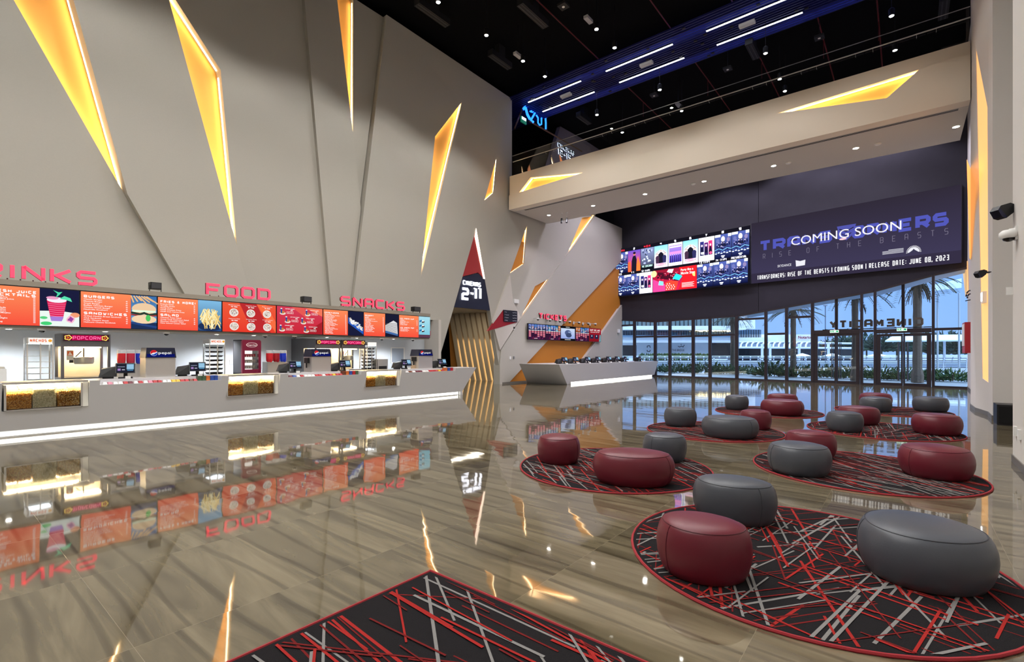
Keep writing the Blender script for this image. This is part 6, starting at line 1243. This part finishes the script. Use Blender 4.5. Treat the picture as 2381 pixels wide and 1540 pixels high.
p = PV(2296, 689, (1.56, 15.65), (1.585, 16.6)); t = thing('emergency_light', 'bright white emergency lamp on the right wall below the smaller floodlight', 'light', p); mb = MB(); mb.box(p.x-.10, 1.58, p.y-.10, p.y+.10, p.z-.17, p.z+.12); mb.build('housing', WHT, t); mb = MB(); mb.box(p.x-.115, p.x-.10, p.y-.08, p.y+.08, p.z-.12, p.z+.09); mb.build('lens', M('emergency_lens', (255, 255, 255), em=5), t)
t = thing('cable_loop', 'looped black cables and small brackets hanging on the right wall above the hose cabinet', 'cable', AT(2256, 690, 15)); mb = MB()
for r0, dz in ((15, 0), (11, 4)): mb.tube([AT(2256+r0*.7*math.cos(a_)*.9, 690+dz-r0*math.sin(a_)*.95, 15) for a_ in [math.pi*i/10 for i in range(11)]], .02, 6)
mb.tube([AT(2245, 700, 15), AT(2258, 697, 15), AT(2268, 688, 15)], .015, 5); mb.build('cables', BLK, t)
# ================================================================ OUTSIDE
mb = MB(); far = 400; g0 = A3+wd*-60-wn_*.2; g1 = A3+wd*80-wn_*.2; 
mb.face([colz(g0, -.02), colz(g1, -.02), colz(g1, -.02)-wn_*far, colz(g0, -.02)-wn_*far][::-1]); struct(mb.build('ground_outside', M('terrace_paving', (150, 158, 168), .35, var=.08, bscale=.5)))
R0 = Vector((CT, ST, 0)); FW = Vector((-ST, CT, 0))
def obx(mb, u0, v0, u1, v1, D, dep=1.0, m=0, toground=False):
    a, b = AT(u0, v1, D), AT(u1, v0, D)
    if toground: a.z = 0
    lo_, hi = a.z, b.z; P = [Vector((a.x, a.y, lo_)), Vector((b.x, b.y, lo_)), Vector((b.x, b.y, hi)), Vector((a.x, a.y, hi))]; mb.prism(P, FW*dep, m)
OW = M('white_render', (232, 236, 242), .7); OGL = M('dark_outside_glass', (70, 92, 116), .15, spec=.8); ODK = M('grey_louvre', (104, 124, 128), .6); DKB = M('dark_shopfront', (30, 34, 42), .4)  # louvres are one even blue-grey
t = thing('mall_building', 'long low white building with dark glazed bands beyond the promenade, reading THE BRIDGE', 'building', AT(1600, 845, 72)); D = 72
mb = MB(); obx(mb, 1420, 758, 1735, 767, D-3, 6); obx(mb, 1420, 785, 1810, 797, D-2, 6); obx(mb, 1478, 797, 1650, 830, D+1, 6); obx(mb, 1717, 778, 1895, 796, D, 8); obx(mb, 1716, 742, 1756, 765, D+2, 5) ; obx(mb, 1420, 797, 1475, 803, D, 5); mb.build('white_walls', OW, t)
mb = MB(); obx(mb, 1420, 740, 1716, 758, D, 6)
for q in range(30): u = 1424+q*9.8; obx(mb, u, 740, u+1.2, 758, D-.2, .2, 1)
mb.build('louvred_top', [ODK, DKB], t)
mb = MB(); obx(mb, 1420, 767, 1770, 785, D, 6)
for q in range(60): u = 1422+q*5.8; obx(mb, u, 767, u+.6, 785, D-.1, .1, 1)
mb.build('upper_glazing', [OGL, DKB], t)
mb = MB(); obx(mb, 1420, 780, 1720, 785, D-2.5, .1); mb.build('glass_parapet', M('pale_glass', (110, 136, 160), .2), t)
mb = MB(); obx(mb, 1420, 803, 1480, 830, D+1, 5); obx(mb, 1650, 795, 1717, 835, D+1, 5); obx(mb, 1717, 806, 1990, 838, D+3, 4); mb.build('shop_glazing', DKB, t)
o_ = AT(1561, 817, D+.8); o_ = Vector((o_.x, o_.y, o_.z))-FW*.3; pc = Pic(Frame(o_, R0, (0, 0, 1), -FW)); sx = D/FPX; soft_text(pc, 'THE BRIDGE', 0, 0, .33, (40, 46, 60), width=29*sx, bold=.01)
pc.line([(14*sx, .75), (18*sx, .62), (22*sx, .78), (26*sx, .62), (29*sx, .95)], .1, (40, 46, 60)); pc.line([(20*sx, 1.0), (23*sx, 1.0)], .08, (40, 46, 60)); pc.line([(0, -.3), (9*sx, -.3)], .06, (60, 66, 80))
x = -58*sx; pc.line([(x, .2), (x, .0), (x+2*sx, -.05), (x+6*sx, -.05), (x+7*sx, .2)], .12, (40, 46, 60)); pc.line([(x, .5), (x, .75), (x+2*sx, .8), (x+6*sx, .8), (x+7*sx, .5)], .12, (40, 46, 60)); pc.build('wall_lettering', PNT, t)
o_ = AT(1856, 787.5, D-.3); pc = Pic(Frame(o_, R0, (0, 0, 1), -FW)); soft_text(pc, 'Notario', 0, 0, .40, (150, 30, 70), width=29*sx, bold=.03); pc.text('TRAX', 65*sx*1.0, .1, .35, (60, 84, 120), width=15*sx, t=.07); pc.build('shop_sign', pic_mat('dim_sign', .8), t)
LT = M('string_lamps', (255, 240, 200), em=8, emc=(255, 226, 160)); mb = MB()
for q in range(22):
    p = AT(1616+q*3.9+random.uniform(-1, 1), 769+random.uniform(-1, 2), D-1); mb.lathe([(.10, -.08), (.1, .08)], p, 6)
mb.build('terrace_lamps', LT, t)
# arched canopy
t = thing('arched_canopy', 'white ribbed arched canopy over the promenade before the white building', 'canopy', AT(1800, 845, 66)); WST = M('white_steel', (214, 222, 232), .4)
for q in range(16):
    u = 1722+q*12.6
    if u > 1905: break
    mb = MB(); mb.tube([AT(u, 808, 66), AT(u+1, 801, 66.6), AT(u+5, 796.5, 67.5), AT(u+12, 795.5, 69)], .11, 6); mb.build('rib', WST, t)
mb = MB(); mb.tube([AT(1718, 808.5, 66), AT(1990, 810, 66)], .15, 6); mb.tube([AT(1718, 796, 69.5), AT(1985, 799, 69.5)], .15, 6); mb.build('beam', WST, t)
for u in (1772, 1790.5, 1858, 1926):
    mb = MB(); p = AT(u, 800, 66); mb.tube([(p.x, p.y, 0), (p.x, p.y, p.z)], .17, 8); mb.build('post', WST, t)
mb = MB(); mb.prism([AT(1720, 807, 66.3), AT(1905, 808, 66.3), AT(1905, 797, 69), AT(1720, 796.5, 69)], (0, 0, -.04)); mb.build('canopy_skin', M('canopy_skin', (92, 112, 140), .5, alpha=.55), t)
# white flat canopies at the right
t = thing('sail_roof', 'flat white roof on thin posts outside the right pair of doors', 'canopy', AT(2150, 850, 42)); mb = MB(); mb.prism([AT(2058, 795.5, 42), AT(2245, 794, 42), AT(2245, 781, 44), AT(2078, 783, 46)], (0, 0, .12)); mb.build('roof', M('bluish_white_roof', (206, 220, 238), .5), t)
for u in (2141, 2196): mb = MB(); p = AT(u, 794, 43); mb.tube([(p.x, p.y, 0), (p.x, p.y, p.z)], .09, 8); mb.build('post', WST, t)
t = thing('upper_roof_edge', 'pale roof edge crossing the top of the last window', 'canopy', AT(2210, 680, 26)); mb = MB(); mb.prism([AT(2174, 685, 26), AT(2236, 678, 26), AT(2236, 655, 30), AT(2174, 668, 34)], (0, 0, .2)); mb.build('roof_edge', M('pale_roof_edge', (176, 200, 226), .5), t)
for u in (2180, 2230): mb = MB(); p = AT(u, 682, 27); mb.tube([(p.x, p.y, 0), (p.x, p.y, p.z)], .05, 6); mb.build('post', WST, t)
t = thing('eaves_overhang', 'pale eaves running along the top of the glass wall outside', 'eaves', tp[3]-wn_*.5)
mb = MB(); ev = [p-wn_*.35 for p in tp[2:]]; mb.prism([ev[0], ev[1], ev[2], ev[3], ev[4], ev[5]]+[e+Vector((0, 0, .3)) for e in ev[::-1]], -wn_*1.6); mb.build('soffit', M('pale_blue_soffit', (170, 186, 210), .7), t)
# railings
def rail(name, label, u0, u1, D, htop, n, bars, post_m, bar_m, slant=.0, dv=0):
    a = AT(u0, 830, D); b = AT(u1, 830, D); a.z = b.z = 0; t = thing(name, label, 'railing', (a+b)/2); L = (b-a).length; e = (b-a).normalized()
    for i in range(n+1):
        p = a+e*L*i/n; mb = MB(); mb.tube([p, p+Vector((0, 0, htop*.6)), p+Vector((0, 0, htop))-FW*slant-e*slant*.4], .05*D/45, 6); mb.build('post', post_m, t)
    for z in bars: mb = MB(); mb.tube([a+Vector((0, 0, z)), b+Vector((0, 0, z))], .035*D/45, 5); mb.build('rail', bar_m, t)
DB = M('navy_rail', (44, 58, 84), .4)
rail('promenade_railing', 'far white railing with curved posts along the promenade', 1420, 2250, 58, 1.1, 46, (.9, 1.1, .5), WST, WST, .25)
rail('terrace_railing', 'nearer railing of many dark bars with white curved posts, behind the planting', 1500, 2300, 42, 1.05, 15, (.25, .4, .55, .7, .85, 1.05), WST, DB, .2)
mb = MB(); a, b = AT(1400, 842, 52), AT(2400, 842, 52); mb.prism([colz(a, 0), colz(b, 0), colz(b, .42), colz(a, .42)], FW*1.2); tag(mb.build('promenade_wall', M('pale_kerb', (168, 184, 204), .6)), 'low pale wall along the promenade between the two railings', 'wall')
# planting
def leafy(mb, c, rx, rz, n, L, seed, up=.4):
    r = random.Random(seed)
    for _ in range(n):
        d = Vector((r.gauss(0, 1), r.gauss(0, 1), abs(r.gauss(0, .7)))).normalized(); p = c+Vector((d.x*rx, d.y*rx*.6, d.z*rz))*r.uniform(.3, 1); e = (d+Vector((r.gauss(0, .4), r.gauss(0, .4), up))).normalized(); s_ = e.cross(Vector((r.gauss(0, 1), r.gauss(0, 1), r.gauss(0, 1)))).normalized()*L*.16
        mb.face([p-s_, p+e*L*.5-s_*.6, p+e*L, p+e*L*.5+s_, p+s_], r.choice((0, 0, 1)))
G1, G2 = M('hedge_leaf', (52, 84, 52), .6), M('light_leaf', (84, 112, 56), .6)
for i, (u, D, rx, rz, n, L) in enumerate(((1580, 37, 1.6, .8, 420, .3), (1640, 36, 1.6, .8, 420, .3), (1690, 35, 1.4, .7, 380, .3), (1735, 35, 1.0, .5, 250, .25), (1790, 32, 1.3, .9, 460, .32), (1850, 31, 1.4, .8, 420, .3), (1915, 30, 1.2, .7, 380, .28), (1975, 29, 1.1, .7, 360, .28), (2045, 28, 1.2, .75, 420, .26), (2110, 27, 1.1, .7, 380, .26), (2165, 27, .9, .6, 300, .26), (2215, 26, 1.1, .6, 300, .26), (1535, 38, 1.0, .5, 200, .3))):
    p = AT(u, 830, D); p.z = .02; t = thing('bush', 'low green bush outside the glass wall, %s from the left' % ('second', 'third', 'fourth', 'fifth', 'sixth', 'seventh', 'eighth', 'ninth', 'tenth', 'eleventh', 'twelfth', 'rightmost', 'first')[i], 'bush', p, 'bushes planted outside the glass wall')
    mb = MB(); leafy(mb, p, rx, rz, n, L, i); mb.build('foliage', [G1, G2], t); mb = MB(); mb.tube([p, p+Vector((0, 0, rz*.6))], .05, 6); mb.build('stem', M('bark', (84, 76, 64), .9), t)
# far hedge and trees
def tree(u, D, h, r_, label, i):
    p = AT(u, 830, D); p.z = 0; t = thing('tree', label, 'tree', p, 'distant trees'); mb = MB(); leafy(mb, p+Vector((0, 0, h*.35)), r_*.62, h*.6, 420, h*.22, i+50, .1); mb.build('crown', [M('far_leaf', (46, 66, 62), .8), M('far_leaf_light', (66, 88, 72), .8)], t); mb = MB(); mb.tube([p, p+Vector((0, 0, h*.6))], .12*h/4, 6); mb.build('trunk', MT['bark'], t)
for i, (u, D, h, r_) in enumerate(((1965, 95, 5, 4), (2015, 110, 6, 6), (2050, 100, 5.5, 5), (2085, 105, 5, 6), (2125, 100, 6, 5), (2160, 95, 5.5, 5), (2195, 60, 4, 3.5), (2230, 55, 4, 3.5), (1935, 100, 4.5, 4))): tree(u, D, h, r_, 'dark green distant tree beyond the promenade, %s of the row' % ('second', 'third', 'fourth', 'fifth', 'sixth', 'seventh', 'eighth', 'last', 'first')[i], i)
mb = MB(); a, b = AT(1484, 828, 68), AT(1645, 828, 68); leafy_n = 0
r = random.Random(77)
for q in range(900): p = a+(b-a)*r.random(); p.z = r.uniform(.3, 1.25); mb.face([p, p+R0*.25, p+R0*.15+Vector((0, 0, .3))], r.choice((0, 1)))
tag(mb.build('far_hedge', [G1, G2]), 'long clipped hedge before the white building', 'hedge')
# palms
def frond(mb, c, ang, L, droop, rise, m=0, n=18, lw=.5):
    d = Vector((math.cos(ang), math.sin(ang), 0)); pts = []
    for i in range(9): s_ = i/8; pts.append(c+d*L*s_*(1-.15*s_)+Vector((0, 0, rise*s_-droop*s_*s_)))
    mb.tube(pts, [.03*(1-.8*i/8)+.006 for i in range(9)], 4, m, cap=False); sd = Vector((-d.y, d.x, 0))
    for i in range(n):
        s_ = .15+.85*i/n; k_ = min(7, int(s_*8)); f = s_*8-k_; p = pts[k_]+(pts[k_+1]-pts[k_])*f; l = lw*(1-.5*abs(s_-.45))
        for sg in (-1, 1):
            e = (sd*sg*.8+d*.55+Vector((0, 0, -.35))).normalized()*l; w_ = Vector((0, 0, .022))+d*.02; mb.face([p-w_, p+e*.5-w_*.8+Vector((0, 0, .03)), p+e, p+e*.5+w_], m)
def palm(u, v_crown, D, tr, L, nf, label, seed, skirt=False, wide=None):
    r = random.Random(seed); p = AT(u, 830, D); p.z = 0; zc = AT(u, v_crown, D).z; t = thing('palm_tree', label, 'palm tree', p); c = Vector((p.x, p.y, zc))
    n = 14; mb = MB(); mb.tube([p+Vector((0, 0, zc*i/n)) for i in range(n+1)], [tr*((1.5 if i < 2 else 1.12 if i < 5 else 1.0)+(.07 if i % 2 else 0)) for i in range(n+1)], 10); mb.build('trunk', M('palm_trunk', (118, 104, 92), .9, bump=.6, bscale=14, var=.3), t)
    mb = MB()
    for i in range(nf): frond(mb, c, 2*math.pi*i/nf+r.uniform(-.2, .2), L*r.uniform(.85, 1.1), L*r.uniform(.35, .9), L*r.uniform(.1, .55), 0, 18, L*.24)
    mb.build('crown', M('palm_frond', (62, 74, 62), .7), t)
    mb = MB()
    for i in range(26 if skirt else 10): frond(mb, c-Vector((0, 0, r.uniform(0, .3))), r.uniform(0, 6.3), L*.32, L*r.uniform(.35, .55), 0, 0, 6, L*.1)
    mb.build('dead_fronds', M('dead_frond', (78, 70, 62), .9), t)
palm(1704, 738, 36, .16, 1.5, 13, 'palm tree outside the glass wall, leftmost', 1)
palm(1844.5, 722, 31, .15, 1.8, 14, 'palm tree outside the glass wall, second from the left', 2)
palm(1988, 680, 26.5, .15, 1.8, 14, 'palm tree outside the left pair of doors', 3)
palm(2133, 652, 25.2, .18, 1.9, 16, 'palm tree with a shaggy collar of dead fronds outside the right pair of doors', 4, True)
# CINEMACITY letters seen from behind
p0, p1_ = PB(2141, 757)-wn_*.7, PB(1919, 763)-wn_*.7; zc = (p0.z+p1_.z)/2; e = (p1_-p0); e.z = 0; t = thing('letter_sign', 'large CINEMACITY letters seen from behind, outside above the glass doors', 'sign', colz((p0+p1_)/2, zc))
p0 = colz(p0, zc); L_ = e.length; hgt = 20*(p0-O).dot(FW)/FPX; fr = Frame(p0, e, (0, 0, 1), -wn_); letters(t, 'CINEMACITY', fr, 0, 0, hgt, L_, hgt*.24, .10, M('bronze_letter_back', (112, 94, 84), .5), side=M('bronze_letter_side', (150, 116, 96), .5), gap=hgt*.2)
mb = MB(); ed = e.normalized(); mb.tube([p0-ed*.3-Vector((0, 0, .06)), p0+ed*(L_+.3)-Vector((0, 0, .06))], .025, 6)
for q in range(5): a = p0+ed*(L_*q/4)-Vector((0, 0, .06)); mb.tube([a, a+wn_*.62], .02, 6)
mb.build('support_bar', BLK, t)
# boats and lamp post
for u, D, nm in ((1865, 62, 'left'), (1935, 62, 'middle'), (2040, 62, 'right')):
    p = AT(u, 835, D); t = thing('parasol', 'closed in white oval shade beyond the far railing, the %s one' % nm, 'shade', colz(p, 0)); mb = MB(); mb.lathe([(.05, 1.45), (.7, 1.25), (1.0, 1.1), (.5, 1.0), (.05, .98)], colz(p, 0), 18); mb.build('shade', WST, t, smooth=True); mb = MB(); mb.tube([colz(p, 0), colz(p, 1.1)], .05, 6); mb.build('pole', WST, t)
t = thing('lamp_post', 'tall thin lamp post outside the left pair of doors', 'lamp post', colz(AT(1919, 845, 58), 0)); p = AT(1919, 712, 58); mb = MB(); mb.tube([colz(p, 0), p], .06, 6); mb.build('pole', M('grey_pole', (90, 100, 120), .5), t); mb = MB(); mb.lathe([(.2, 0), (.25, .1), (.1, .2)], p, 10); mb.build('lamp_head', M('grey_pole_head', (120, 130, 150), .5), t)
